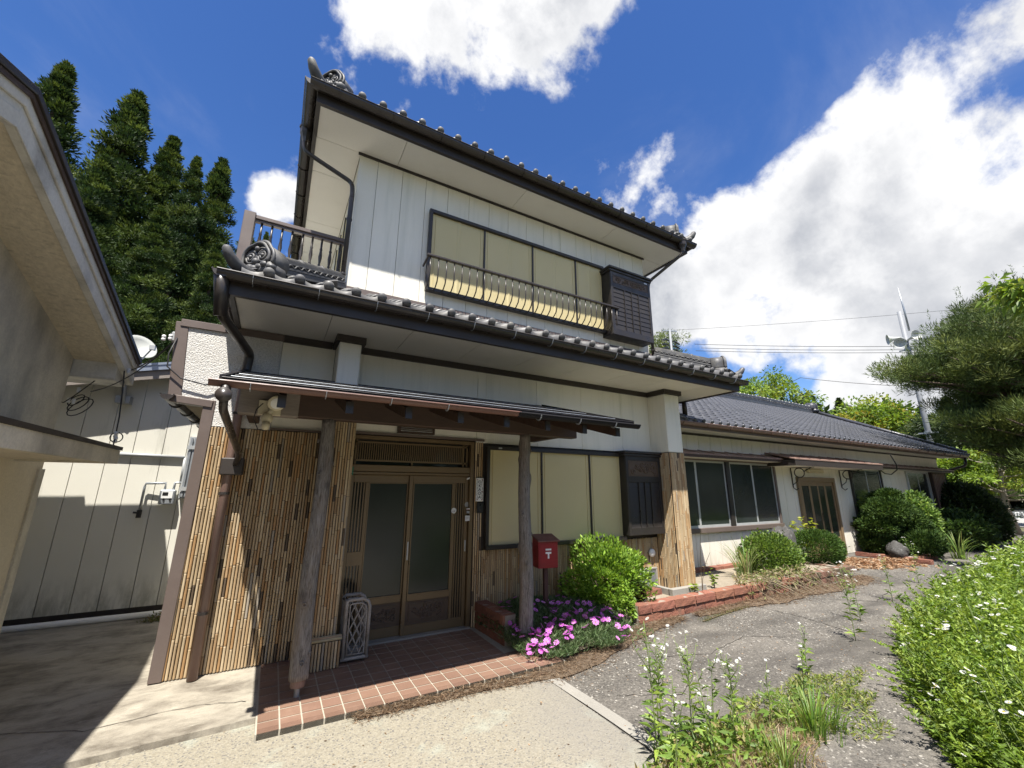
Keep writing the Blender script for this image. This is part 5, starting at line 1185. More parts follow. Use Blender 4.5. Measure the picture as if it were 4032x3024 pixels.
# ================================================================== foliage helpers
def unit(n): v = rng.normal(size=(n, 3)); return v/np.linalg.norm(v, axis=1, keepdims=True)
def leaf_me(name, P, D, size, wr, cols, mat, fold=.18, droop=0.0):
    """one folded four-cornered leaf per row: base P, direction D, length size, width ratio wr"""
    n = len(P); D = D/np.maximum(np.linalg.norm(D, axis=1, keepdims=True), 1e-6)
    R = unit(n); Sd = np.cross(D, R); Sd /= np.maximum(np.linalg.norm(Sd, axis=1, keepdims=True), 1e-6); Nn = np.cross(Sd, D)
    s = np.asarray(size).reshape(-1, 1)*np.ones((n, 1))
    tip = P+D*s; tip[:, 2:] -= droop*s; mid = P+D*s*.45
    v = np.stack([P, mid+Sd*s*wr*.5+Nn*s*fold*wr, tip, mid-Sd*s*wr*.5+Nn*s*fold*wr], 1).reshape(-1, 3).astype(np.float32)
    me = bpy.data.meshes.new(name); me.vertices.add(4*n); me.vertices.foreach_set('co', v.ravel())
    me.loops.add(6*n); k = np.arange(n)*4
    li = np.stack([k, k+1, k+2, k, k+2, k+3], 1).astype(np.int32)
    me.loops.foreach_set('vertex_index', li.ravel()); me.polygons.add(2*n); me.polygons.foreach_set('loop_start', (np.arange(2*n)*3).astype(np.int32))
    me.update(calc_edges=True)
    c = np.concatenate([np.clip(cols, 0, 1), np.ones((n, 1))], 1); at = me.color_attributes.new('Col', 'FLOAT_COLOR', 'POINT'); at.data.foreach_set('color', np.repeat(c, 4, 0).astype(np.float32).ravel())
    me.materials.append(mat); return me
def tones(n, cols, var=.22, w=None):
    cols = np.array(cols); i = rng.choice(len(cols), n, p=w); return cols[i]*rng.uniform(1-var, 1+var, (n, 1))
def shell(n, c, r, thick=.35, lump=.16, seed=0, zmin=-.9, lf=3.0):
    d = unit(n*2); d = d[d[:, 2] > zmin][:n]; n = len(d); rs = np.random.default_rng(seed); ph = rs.uniform(0, 6, (6, 3)); fr_ = rs.uniform(lf*.7, lf*1.8, (6, 3))
    L_ = sum(np.sin((d*fr_[k]).sum(1)*1.0+ph[k].sum()) for k in range(6))/3
    q = (1+lump*L_)*(1-thick*rng.random(n)**1.8); return np.array(c)+d*np.array(r)*q[:, None], d
def bush(name, label, cat, c, r, n, size, cols, wr=.5, thick=.4, lump=.15, seed=0, group=None, mat=None, dirup=.4, stems=5, extra=None, lf=3.0):
    c = np.array(c, float); t = thing(name, label, cat, (c[0], c[1], 0), group)
    P, d = shell(n, c, r, thick, lump, seed, lf=lf); hol = np.sin(d[:, 0]*11+seed)+np.sin(d[:, 1]*13+seed*2)+np.sin(d[:, 2]*12+seed*3); kp = (hol > -1.25) | (rng.random(len(P)) < .35); P, d = P[kp], d[kp]; D = d+unit(len(P))*.8+np.array([0, 0, dirup])
    obj('foliage', leaf_me('foliage', P, D, rng.uniform(.7, 1.25, len(P))*size, wr, tones(len(P), cols), mat or leaf), None, t, kind='stuff')
    st = MB(); rs = random.Random(seed+5)
    for k in range(stems):
        a = 6.28*k/stems+rs.random(); st.tube([(c[0]+.05*math.cos(a), c[1]+.05*math.sin(a), -.05), (c[0]+r[0]*.35*math.cos(a), c[1]+r[1]*.35*math.sin(a), c[2]*.6), (c[0]+r[0]*.65*math.cos(a), c[1]+r[1]*.65*math.sin(a), c[2]+r[2]*.35)], [.03*max(r), .02*max(r), .008*max(r)], 6)
    obj('stem', st, bark, t, kind='stuff')
    # stray shoots standing out of the outline
    ns = int(26*max(r)/.6); Q = []; E_ = []
    for k in range(ns):
        d0 = np.array([rs.gauss(0, 1), rs.gauss(0, 1), abs(rs.gauss(.3, .8))]); d0 /= np.linalg.norm(d0); a0 = c+d0*np.array(r)*.9; L_ = rs.uniform(.08, .26)*max(r)
        for q in np.linspace(0, 1, 9): Q.append(a0+d0*L_*q+np.array([0, 0, .25*L_*q])+rng.normal(0, .006, 3)); E_.append(d0*.6+unit(1)[0]*.9+np.array([0, 0, .3]))
    obj('shoot', leaf_me('shoot', np.array(Q), np.array(E_), rng.uniform(.8, 1.3, len(Q))*size, wr, tones(len(Q), [tuple(1.15*v for v in cc_) for cc_ in cols]), mat or leaf), None, t, kind='stuff')
    return t
def clumps(centers, rad, per, size, cols, wr=.3, up=.5, flat=.7, inner=None):
    """leaf tufts gathered round given centres -> arrays"""
    m = len(centers); rad = np.asarray(rad)*np.ones(m)
    d = unit(m*per); q = rng.random(m*per)**.45; ii = np.repeat(np.arange(m), per)
    P = centers[ii]+d*np.array([1, 1, flat])*(rad[ii]*q)[:, None]; D = d+np.array([0, 0, up])+unit(m*per)*.5
    ct = tones(m, cols, .18)[ii]*rng.uniform(.8, 1.2, (m*per, 1))
    return P, D, rng.uniform(.7, 1.3, m*per)*size, ct
GREEN = dict(box=[(.11, .19, .022), (.16, .26, .035), (.075, .14, .018), (.21, .31, .05)], azalea=[(.09, .16, .03), (.15, .23, .04), (.20, .28, .06), (.06, .10, .02)],
             conifer=[(.030, .062, .016), (.045, .085, .020), (.022, .045, .012), (.065, .11, .024)], cedar=[(.036, .062, .017), (.058, .088, .021), (.080, .110, .025), (.019, .037, .011)],
             bright=[(.16, .24, .035), (.21, .30, .05), (.11, .18, .03), (.26, .30, .05)], pine=[(.085, .125, .032), (.115, .155, .038), (.060, .092, .026), (.14, .17, .042)],
             weed=[(.12, .20, .035), (.17, .27, .05), (.22, .31, .06), (.09, .15, .03)], dark=[(.016, .030, .010), (.024, .042, .012), (.034, .055, .016)])

# ------------------------------------------------------------------ planting beside the porch
bush('boxwood_bush', 'bright green bushy shrub between red mailbox and brick edging', 'shrub', (4.10, 4.60, .37), (.60, .34, .50), 11000, .060, [tuple(1.3*q for q in c) for c in GREEN['box']], .42, .55, .30, 3, stems=7, lf=3.4)
FP = thing('flowering_clump', 'spreading grey-green clump full of small pink flowers beside the porch', 'flowers', (2.95, 4.15, 0))
def fheight(x, y):
    return .03+.25*np.clip(1-((x-3.05)/1.0)**2-((y-4.45)/.78)**2, 0, 1)+.08*np.exp(-((x-2.6)**2+(y-4.6)**2)/.12)
n = 34000; X = rng.uniform(2.30, 4.0, n); Y = rng.uniform(3.66, 4.93, n)
edge = 1-((X-3.08)/.90)**2-((Y-4.40)/.76)**2+.25*np.sin(X*9)*np.sin(Y*8)
k = (edge > 0) | (rng.random(n) < .05*(Y < 4.2)); X, Y = X[k], Y[k]; Z = fheight(X, Y)*rng.uniform(.25, 1.05, len(X))+.02
D = unit(len(X))*np.array([1, 1, .5])+np.array([0, 0, .7])
obj('foliage', leaf_me('foliage', np.stack([X, Y, Z], 1), D, rng.uniform(.03, .075, len(X)), .15, tones(len(X), [(.075, .125, .045), (.11, .165, .065), (.055, .095, .035), (.15, .20, .095)]), leaf), None, FP, kind='stuff')
def flower_me(name, r, petals, pc, cc, depth=.25, pw=.75):
    v = []; f = []; cols = []
    for k in range(petals):
        a = 2*math.pi*k/petals; o = len(v)
        for rr, da, zz in ((.12, 0, 0), (.7, -pw*math.pi/petals, depth*.6), (1.0, -pw*.5*math.pi/petals, depth), (1.0, pw*.5*math.pi/petals, depth), (.7, pw*math.pi/petals, depth*.6)):
            v.append((rr*r*math.cos(a+da), rr*r*math.sin(a+da), zz*r)); kk = random.uniform(.85, 1.15); cols.append((pc[0]*kk, pc[1]*kk, pc[2]*kk, 1))
        f.append(tuple(range(o, o+5)))
    o = len(v); m = 8
    for k in range(m): a = 2*math.pi*k/m; v.append((r*.26*math.cos(a), r*.26*math.sin(a), .06*r)); cols.append((*cc, 1))
    v.append((0, 0, .2*r)); cols.append((*cc, 1)); f += [(o+k, o+(k+1) % m, o+m) for k in range(m)]
    me = bpy.data.meshes.new(name); me.from_pydata(v, [], f); me.update(); at = me.color_attributes.new('Col', 'FLOAT_COLOR', 'POINT'); at.data.foreach_set('color', np.array(cols, np.float32).ravel()); me.materials.append(petal); return me
pinks = [flower_me('flower', .028, 7, c, (.45, .30, .25), .15, .95) for c in ((.68, .20, .66), (.76, .30, .72), (.58, .14, .58))]
cnt = 0
def place_flower(me, x, y, z, tilt, parent, s=1.0):
    o = obj('flower', me, None, parent, loc=(x, y, z), rot=(random.gauss(tilt, .3), random.gauss(0, .35), random.uniform(0, 6))); o.scale = (s, s, s); return o
rs = random.Random(11)
for px, py, m, sx, sy in ((2330, 2365, 66, 90, 36), (2200, 2420, 22, 60, 40), (2110, 2450, 14, 40, 40), (1985, 2400, 22, 45, 50), (2160, 2530, 30, 80, 26), (2060, 2550, 8, 40, 30), (2400, 2470, 16, 60, 30), (2240, 2390, 26, 100, 40), (2010, 2390, 4, 30, 25)):
    for _ in range(m):
        p = atz(rs.gauss(px, sx), rs.gauss(py, sy), .16)
        q_ = (rs.gauss(px, sx), rs.gauss(py, sy)); z = .2
        for _i in range(4): p = atz(*q_, z); z = float(fheight(p.x, p.y))+.055
        if not (2.3 < p.x < 3.95 and 3.65 < p.y < 4.95): continue
        z = float(fheight(p.x, p.y))+.055
        place_flower(rs.choice(pinks), p.x, p.y, z, .35, FP, rs.uniform(.9, 1.35)); cnt += 1

# ------------------------------------------------------------------ litter on the paving
def litter(name, label, pts, n, cols, size=.05, wr=.10, z=-.04, bank=.03, flatw=.25, cat='leaf litter'):
    pts = [Vector((*p, 0)) for p in pts]; P = []
    base = MB()
    for a, b, wa, wb in [(pts[i], pts[i+1], pts[i].z, pts[i+1].z) for i in range(len(pts)-1)]: pass
    return None
def litter_strip(name, label, path, n, cols, size=.05, wr=.10, z=-.04, h=.025, kindmat=mulch):
    """path: (x, y, halfwidth); a low ragged bank of needles / leaves"""
    path = np.array(path, float); seg = np.linalg.norm(np.diff(path[:, :2], axis=0), axis=1); cum = np.concatenate([[0], np.cumsum(seg)])
    m = max(14, int(cum[-1]/.05)); t = np.linspace(0, cum[-1], m); cx_ = np.interp(t, cum, path[:, 0]); cy_ = np.interp(t, cum, path[:, 1]); w = np.interp(t, cum, path[:, 2])
    tx = np.gradient(cx_); ty = np.gradient(cy_); ln = np.hypot(tx, ty); nx, ny = -ty/ln, tx/ln
    w = w*(1+.25*np.sin(t*4.3)+.15*np.sin(t*11.7)); w = np.maximum(w, .02)*.6
    mb = MB(); vs = []; K = 6
    for i in range(m):
        for k in range(K+1):
            q = -1+2*k/K; vs.append((cx_[i]+nx[i]*w[i]*q, cy_[i]+ny[i]*w[i]*q, z+h*max(0, 1-q*q)*random.uniform(.6, 1.2)))
    fs = [(i*(K+1)+k, i*(K+1)+k+1, (i+1)*(K+1)+k+1, (i+1)*(K+1)+k) for i in range(m-1) for k in range(K)]
    mb.add(vs, fs); o = obj(name, mb, kindmat, smooth=True); tag(o, label, 'leaf litter', kind='stuff')
    i = rng.integers(0, m, n); q = rng.normal(0, .85, n); P = np.stack([cx_[i]+nx[i]*w[i]*q+rng.normal(0, .03, n), cy_[i]+ny[i]*w[i]*q+rng.normal(0, .03, n), z+h*np.clip(1-q*q, 0, 1)+rng.uniform(.002, .012, n)], 1)
    D = unit(n)*np.array([1, 1, .18]); obj('litter', leaf_me('litter', P, D, rng.uniform(.6, 1.4, n)*size, wr, tones(n, cols, .35), petal), None, o, kind='stuff')
    return o
ND = [(.17, .115, .07), (.24, .165, .105), (.125, .085, .055), (.30, .23, .155)]; LF = [(.34, .22, .13), (.42, .29, .18), (.26, .15, .08), (.50, .38, .26)]
litter_strip('needle_litter', 'brown pine needle litter drifted along the front of the porch step', [(.75, 3.64, .02), (1.3, 3.62, .035), (1.9, 3.60, .06), (2.3, 3.58, .12), (2.75, 3.62, .20), (3.3, 3.75, .20), (3.7, 3.92, .16), (4.2, 4.05, .14), (4.9, 4.12, .10)], 9000, ND, .045, .09)
litter_strip('needle_litter', 'brown needle litter drifted along the foot of the long brick edging', [(5.2, 4.12, .06), (6.0, 4.12, .14), (7.0, 4.08, .22), (8.2, 4.08, .24), (9.4, 4.05, .28), (10.3, 4.2, .2)], 7000, ND, .05, .10)
litter_strip('leaf_litter', 'drift of pale fallen leaves before the wing door', [(10.4, 5.3, .25), (11.4, 5.1, .42), (12.4, 4.85, .5), (13.2, 4.5, .35)], 5000, LF, .085, .5, h=.06, kindmat=leafdead)
litter_strip('moss_line', 'strip of green moss in the asphalt joint near the brick edging', [(5.05, 3.92, .012), (5.6, 4.0, .016), (6.2, 4.06, .012)], 900, [(.09, .11, .03), (.14, .15, .04)], .015, .3, h=.006)

n = 1500; X = rng.uniform(-.8, 9, n); Y = rng.uniform(1.2, 4.1, n); P = np.stack([X, Y, np.full(n, -.040)], 1); o = obj('pavement_debris', leaf_me('pavement_debris', P, unit(n)*np.array([1, 1, .15]), rng.uniform(.008, .03, n), .35, tones(n, LF+ND+[(.45, .43, .38)], .3), petal), None); tag(o, 'scattered dead leaf scraps and grit on the drive', 'debris', kind='stuff')
# ------------------------------------------------------------------ bed in front of the wing
bush('azalea_bush', 'rounded light green azalea in the brick-edged bed', 'shrub', (8.25, 4.80, .38), (.66, .40, .39), 13000, .055, GREEN['azalea'], .45, .4, .10, 8, lf=6)
bush('dwarf_conifer', 'rounded dark green dwarf conifer at the far end of the brick bed', 'shrub', (10.25, 4.95, .40), (.58, .46, .36), 15000, .05, [(.055, .105, .02), (.08, .14, .026), (.035, .07, .016)], .3, .35, .06, 9, mat=needle, lf=6)
def rockobj(name, label, c, r, seed, rot=0):
    rs = np.random.default_rng(seed); mb = MB().ball((0, 0, 0), 1.0, 22, 14); v = np.array(mb.v); d = v/np.linalg.norm(v, axis=1, keepdims=True)
    q = np.ones(len(d))
    for k in range(9):
        nn = rs.normal(size=3); nn /= np.linalg.norm(nn); off = rs.uniform(.68, .9); pr_ = d@nn; q = np.where(pr_*q > off, off/np.maximum(pr_, 1e-3), q)
    for k in range(8): q += .025*np.sin((d*rs.uniform(4, 12, 3)).sum(1)+rs.uniform(0, 6))
    v = d*q[:, None]*np.array(r); cs, sn = math.cos(rot), math.sin(rot); v[:, :2] = v[:, :2]@np.array([[cs, sn], [-sn, cs]]); v += np.array(c)
    mb.v = [tuple(x) for x in v]; o = obj(name, mb, rock, smooth=True); tag(o, label, 'rock'); return o
rockobj('standing_stone', 'upright grey and white garden stone between azalea and dwarf conifer', (9.15, 5.02, .42), (.55, .24, .50), 4, .3)
rockobj('garden_rock', 'weathered grey rock at the foot of the clipped conifer', (13.62, 4.78, .16), (.32, .22, .25), 6, .4)
# nandina, grass tuft, dead stalks, sprouts
def tuft(name, label, c, n, h, cols, spread=.5, wid=.012, cat='grass', lean=.8, group=None):
    t = thing(name, label, cat, c, group); mb = MB(); vs = []; fs = []; cl_ = []
    for k in range(n):
        a = random.uniform(0, 6.28); r = random.uniform(0, .10)*spread*2; L_ = h*random.uniform(.55, 1.1); ln = random.uniform(.1, lean); x, y = c[0]+r*math.cos(a), c[1]+r*math.sin(a); dx, dy = math.cos(a), math.sin(a); o = len(vs); w = wid*random.uniform(.6, 1.2)
        col = random.choice(cols); col = tuple(min(1, q*random.uniform(.8, 1.2)) for q in col)
        for i in range(6):
            s = i/5; out_ = L_*ln*s*s; z = c[2]+L_*(s-.35*ln*s*s*s); ww = w*(1-s)**.6; vs += [(x+dx*out_-dy*ww, y+dy*out_+dx*ww, z), (x+dx*out_+dy*ww, y+dy*out_-dx*ww, z)]; cl_ += [(*col, 1)]*2
        fs += [(o+2*i, o+2*i+1, o+2*i+3, o+2*i+2) for i in range(5)]
    me = bpy.data.meshes.new('blades'); me.from_pydata(vs, [], fs); me.update(); at = me.color_attributes.new('Col', 'FLOAT_COLOR', 'POINT'); at.data.foreach_set('color', np.array(cl_, np.float32).ravel()); me.materials.append(leaf)
    obj('blades', me, None, t, kind='stuff'); return t
tuft('grass_tuft', 'tall arching grass tuft beside the azalea', (7.35, 4.72, .10), 70, .85, [(.14, .20, .05), (.22, .27, .09), (.30, .30, .14)], .9, .009, lean=.9)
tuft('grass_tuft', 'arching green grass tuft beside the clipped conifer', (15.2, 4.1, -.05), 60, .75, [(.14, .22, .05), (.2, .28, .07)], .8, .014, lean=.9)
def sprig(name, label, c, h, cols, nleaf, size, wr, cat='plant', seed=0, branch=6, stemmat=bark, group=None, r=.004, spread=.4):
    rs = random.Random(seed); t = thing(name, label, cat, c, group); st = MB(); P = []; D = []
    for b in range(branch):
        a = rs.uniform(0, 6.28); ln = rs.uniform(.2, 1)*spread; hh = h*rs.uniform(.6, 1.0)
        pts = [Vector(c)+Vector((math.cos(a)*ln*s*s*h, math.sin(a)*ln*s*s*h, hh*s)) for s in (0, .35, .7, 1)]; st.tube(pts, [r, r*.9, r*.7, r*.4], 5)
        for k in range(nleaf):
            s = rs.uniform(.25, 1); i = min(2, int(s*3)); f = s*3-i; p = pts[i].lerp(pts[i+1], f); aa = rs.uniform(0, 6.28); P.append(p[:]); D.append((math.cos(aa), math.sin(aa), rs.uniform(-.1, .6)))
    obj('stem', st, stemmat, t, kind='stuff')
    if P: obj('leaves', leaf_me('leaves', np.array(P), np.array(D), rng.uniform(.7, 1.2, len(P))*size, wr, tones(len(P), cols), leaf, droop=.15), None, t, kind='stuff')
    return t
deadst = M('dead_stalk', (.20, .16, .105), .9)
sprig('nandina', 'yellow-green nandina spray above the dwarf conifer', (10.35, 5.2, .2), .85, [(.34, .38, .04), (.42, .44, .06), (.26, .33, .04)], 26, .11, .3, seed=2, branch=7, spread=.45)
sprig('dead_stalk', 'dry brown weed stalk leaning against the white wing wall', (5.75, 4.42, .08), 1.05, [(.25, .2, .13)], 2, .05, .2, seed=5, branch=2, stemmat=deadst, r=.005, spread=.55)
for k, (x, y, lb) in enumerate(((4.62, 4.50, 'small leafy seedling in the sand below the foundation vent'), (6.15, 4.50, 'light green seedling just right of the concrete kerb'), (5.55, 4.40, 'tiny sprout in front of the concrete kerb'))):
    sprig('seedling', lb, (x, y, .09), (.42, .34, .2)[k], GREEN['bright'], 12, .07, .4, seed=20+k, branch=4)
bush('purple_coral_bells', 'dark purple leafy plant beside the bright green shrub', 'plant', (4.42, 4.52, .22), (.13, .12, .16), 500, .07, [(.030, .010, .018), (.05, .016, .026), (.02, .01, .014)], .8, .5, .1, 31, stems=3)
DW = thing('dry_weeds', 'tangle of dry trailing weeds spilling over the brick edging', 'weeds', (7.4, 4.4, .1)); st = MB(); rs = random.Random(8)
for k in range(26):
    x = rs.uniform(6.6, 9.3); y = rs.uniform(4.35, 4.6); dx = rs.uniform(-.3, .9); pts = [(x, y, .12), (x+dx*.3, y-.12, .30*rs.uniform(.5, 1.2)), (x+dx*.7, y-.30, .16*rs.uniform(.4, 1.2)), (x+dx, y-.42-rs.uniform(0, .25), rs.uniform(-.03, .08))]; st.tube(pts, .004, 4)
obj('stem', st, deadst, DW, kind='stuff'); m = 1500; P = np.stack([rng.uniform(6.5, 8.6, m), 4.45-np.abs(rng.normal(0, .13, m)), rng.uniform(.0, .30, m)], 1); obj('leaves', leaf_me('leaves', P, unit(m), rng.uniform(.03, .09, m), .35, tones(m, [(.30, .25, .14), (.24, .25, .10), (.18, .22, .07), (.38, .32, .20)]), leaf), None, DW, kind='stuff')

# ------------------------------------------------------------------ clipped conifers and shrubs past the wing door
TP = thing('clipped_conifer', 'large dark green clipped conifer with stacked pads by the wing window', 'shrub', (14.2, 5.0, 0))
Ps, Ds, Ss, Cs = [], [], [], []
for c, r in (((14.2, 5.0, 1.10), (.72, .50, .30)), ((13.9, 5.2, .72), (.50, .42, .24)), ((14.8, 4.95, .80), (.55, .45, .30)), ((14.45, 5.05, 1.42), (.36, .28, .17)), ((14.5, 4.55, .30), (.62, .42, .30)), ((13.9, 5.25, .28), (.40, .32, .26)), ((14.95, 4.7, .42), (.45, .4, .28))):
    P, d = shell(5600, c, r, .4, .20, int(c[0]*10+c[2]*7), lf=5); Ps.append(P); Ds.append(d+unit(len(P))*.7+np.array([0, 0, .5]))
P = np.concatenate(Ps); D = np.concatenate(Ds)
obj('foliage', leaf_me('foliage', P, D, rng.uniform(.05, .10, len(P)), .34, tones(len(P), [(.040, .078, .018), (.060, .105, .024), (.085, .135, .030), (.028, .055, .014)]), needle), None, TP, kind='stuff'); obj('trunk', MB().tube([(14.3, 5.1, -.05), (14.35, 5.05, .7), (14.5, 5.05, 1.5)], [.09, .07, .03], 8), bark, TP, smooth=True)
bush('camellia', 'glossy light green shrub with pale blossom behind the clipped conifer', 'shrub', (16.0, 5.0, .78), (.52, .42, .68), 4200, .11, [(.10, .18, .035), (.17, .27, .06), (.24, .33, .09), (.06, .10, .025)], .5, .5, .15, 41)
bush('low_shrub', 'dark low shrub in the shade beside the end of the wing', 'shrub', (17.6, 4.7, .45), (1.1, .7, .52), 8000, .10, GREEN['conifer'], .45, .4, .14, 42)
bush('evergreen_mound', 'big dark evergreen mound at the far corner of the wing', 'shrub', (20.9, 5.25, .85), (1.4, .85, .95), 13000, .11, [(.026, .046, .013), (.038, .062, .016), (.018, .034, .010)], .45, .35, .12, 43)
bush('evergreen_mound', 'second dark evergreen mound nearest the white guard rail', 'shrub', (21.6, 4.95, .55), (1.2, .50, .66), 8000, .11, [(.030, .050, .014), (.020, .036, .010)], .45, .35, .12, 44)

# ------------------------------------------------------------------ weeds in the foreground
daisy = [flower_me('flower', .0135, 14, (.78, .78, .76), (.55, .42, .04), .10, .85), flower_me('flower', .012, 14, (.74, .74, .74), (.50, .40, .05), -.05, .85)]
WEED = [(.13, .21, .04), (.18, .28, .055), (.24, .32, .06), (.10, .17, .03)]
stemg = M('stem_green', (.13, .18, .05), .7)
def fleabane(c, h, seed, label, nb=5, heads=10):
    rs = random.Random(seed); t = thing('fleabane', label, 'weed', c, 'fleabane weeds growing through the paving'); c = Vector(c); st = MB(); P = []; D = []; Z = []; tips = []
    lx, ly = rs.uniform(-.1, .1), rs.uniform(-.1, .1)
    main = [c+Vector((lx*h*s*s, ly*h*s*s, h*s)) for s in np.linspace(0, 1, 8)]; st.tube(main, [.0042-.0003*i for i in range(8)], 6); tips.append(main[-1])
    def along(pts, s): i = min(len(pts)-2, int(s*(len(pts)-1))); return pts[i].lerp(pts[i+1], s*(len(pts)-1)-i)
    for k in range(nb):
        s = rs.uniform(.45, .9); p = along(main, s); a = rs.uniform(0, 6.28); L_ = h*rs.uniform(.12, .32); br = [p, p+Vector((math.cos(a)*L_*.35, math.sin(a)*L_*.35, L_*.5)), p+Vector((math.cos(a)*L_*.5, math.sin(a)*L_*.5, L_))]; st.tube(br, [.0026, .0022, .0014], 5); tips.append(br[-1])
        for q in range(4): pp = along(br, rs.random()); aa = rs.uniform(0, 6.28); P.append(pp[:]); D.append((math.cos(aa), math.sin(aa), .4)); Z.append(rs.uniform(.02, .045))
    for k in range(int(h*56)):
        s = rs.uniform(.04, .97); p = along(main, s); a = k*2.4+rs.uniform(-.3, .3); P.append(p[:]); D.append((math.cos(a), math.sin(a), rs.uniform(.1, .8))); Z.append((.115*(1-s)+.032)*rs.uniform(.7, 1.2))
    obj('stem', st, stemg, t, smooth=True, kind='stuff'); obj('leaves', leaf_me('leaves', np.array(P), np.array(D), np.array(Z), .21, tones(len(P), [tuple(1.1*q for q in c_) for c_ in WEED]), leaf, droop=.2), None, t, kind='stuff')
    for k in range(heads):
        p = rs.choice(tips) if k >= len(tips) else tips[k]; q = p+Vector((rs.gauss(0, .018), rs.gauss(0, .018), rs.uniform(0, .02)))
        o = place_flower(rs.choice(daisy), q.x, q.y, q.z, .15, t, rs.uniform(.8, 1.2))
WP = [((2.33, 2.24), .80, 'tallest fleabane weed with clustered white daisies right of the pale joint strip'), ((2.45, 2.30), .66, 'fleabane weed close behind the tallest daisy stalk'), ((2.24, 2.02), .36, 'short lone fleabane on the pale joint strip'), ((2.62, 2.20), .60, 'slender fleabane weed second right of the tallest stalk'), ((2.74, 2.28), .52, 'fleabane weed in the middle of the foreground row'),
      ((2.86, 2.06), .50, 'leafy fleabane weed right of the foreground row middle'), ((3.02, 2.15), .52, 'fleabane weed with a bent top near the asphalt patch'), ((2.55, 1.98), .34, 'low fleabane in front of the foreground row'), ((3.15, 1.85), .30, 'budding dark green weed at the bottom edge of the picture'),
      ((3.9, 2.15), .42, 'fleabane weed at the left fringe of the grass patch'), ((4.55, 2.45), .40, 'thin fleabane weed beyond the grass patch'), ((6.0, 2.65), .78, 'tall fleabane standing left of the flowering hedge'), ((6.9, 2.95), .62, 'fleabane at the far corner of the flowering hedge'), ((8.6, 3.2), .62, 'far fleabane on the asphalt beyond the hedge'), ((10.6, 3.5), .7, 'farthest fleabane on the asphalt near the leaf drift')]
WP += [((2.40, 2.14), .50, 'leafy fleabane at the foot of the tallest daisy stalk'), ((2.68, 2.12), .46, 'fleabane with few flowers in front of the slender one'), ((2.95, 2.28), .44, 'short fleabane behind the bent-topped weed'), ((2.52, 2.40), .55, 'rearmost fleabane of the foreground row'), ((3.35, 2.10), .36, 'small fleabane between the row and the grass patch')]
for k, ((x, y), h, lb) in enumerate(WP): fleabane((x, y, -.05), h, 60+k, lb, 6 if h > .5 else 3, 12 if h > .5 else (5 if k != 8 else 0))
# low growth round the weeds
def low_growth(name, label, c, r, n, cols, size, hmax, wr=.35):
    a = rng.uniform(0, 6.28, n); q = np.sqrt(rng.random(n))*(1+.3*np.sin(a*3)+.2*np.sin(a*7)); P = np.stack([c[0]+r[0]*q*np.cos(a), c[1]+r[1]*q*np.sin(a), -.045+hmax*rng.random(n)**2*np.clip(1.1-q, .1, 1)], 1)
    o = obj(name, leaf_me(name, P, unit(n)*np.array([1, 1, .5])+np.array([0, 0, .5]), rng.uniform(.5, 1.3, n)*size, wr, tones(n, cols), leaf), None); tag(o, label, 'ground cover', kind='stuff'); return o
low_growth('ground_weeds', 'low patch of yellow-green grass and weeds on the asphalt', (3.95, 2.12), (.85, .33), 3600, [(.22, .26, .05), (.16, .22, .045), (.30, .30, .10), (.12, .18, .04)], .045, .16, .22)
low_growth('ground_weeds', 'weedy leaf rosettes at the foot of the foreground fleabanes', (2.75, 2.08), (.55, .24), 1900, WEED+[(.28, .24, .10)], .06, .14, .35)
low_growth('dry_grass', 'dry straw and dead grass under the foreground weeds', (2.95, 2.0), (.75, .28), 4500, [(.34, .26, .15), (.26, .17, .10), (.42, .34, .22)], .07, .05, .06)
tuft('grass_tuft', 'dense green grass tuft in the weed patch before the hedge', (3.55, 1.93, -.05), 160, .26, [(.10, .18, .03), (.15, .24, .04), (.2, .28, .06)], 1.1, .006, lean=.7)
tuft('grass_tuft', 'spiky grass tuft at the bottom edge below the foreground weeds', (2.95, 1.80, -.05), 110, .2, [(.14, .2, .04), (.2, .26, .06)], .9, .005, lean=.8)

# ------------------------------------------------------------------ flowering hedge at right
HG = thing('flowering_hedge', 'dense yellow-green leafy hedge dotted with white daisies at right', 'hedge', (6.5, 1.6, 0))
def edge_y(x): return np.interp(x, [3.4, 3.9, 4.6, 5.6, 6.7, 8.5, 11, 15], [.80, 1.28, 1.70, 2.10, 2.45, 2.62, 2.8, 3.0])
def hed(x, y):
    e = edge_y(x)-y; return np.clip(.62*(1-np.exp(-np.maximum(e, 0)*4.6)), 0, 1)*(1+.16*np.sin(x*3.1+y*2)+.12*np.sin(x*7.3-y*5)+.08*np.sin(y*13+x*4))
ns = 4200; u = rng.random(ns)**1.5; X = 3.45+11*u; Y = edge_y(X)-rng.random(ns)**1.1*np.minimum(2.4, .55*X); hh = hed(X, Y)*rng.uniform(.72, 1.16, ns)+.05
per = 36; ii = np.repeat(np.arange(ns), per); f = rng.random(ns*per)**.62; lx = rng.normal(0, .10, ns); ly = rng.normal(.04, .10, ns); an = rng.uniform(0, 6.28, ns*per)
P = np.stack([X[ii]+lx[ii]*f*f+rng.normal(0, .006, ns*per), Y[ii]+ly[ii]*f*f+rng.normal(0, .006, ns*per), -.05+hh[ii]*f], 1)
D = np.stack([np.cos(an), np.sin(an), .15+.9*f*f+rng.normal(0, .15, ns*per)], 1)
sz_ = (.038+.055*(1-f))*rng.uniform(.8, 1.35, ns*per)*np.clip(X[ii]/6.5, .9, 1.9)
ct = tones(ns, [(.14, .23, .03), (.20, .30, .045), (.26, .35, .06), (.10, .17, .026)], .16)[ii]*rng.uniform(.78, 1.2, (ns*per, 1))*np.array([1, .97, 1])
obj('foliage', leaf_me('foliage', P, D, sz_, .30, ct, leaf, droop=.15), None, HG, kind='stuff')
st = MB(); rs = random.Random(77)
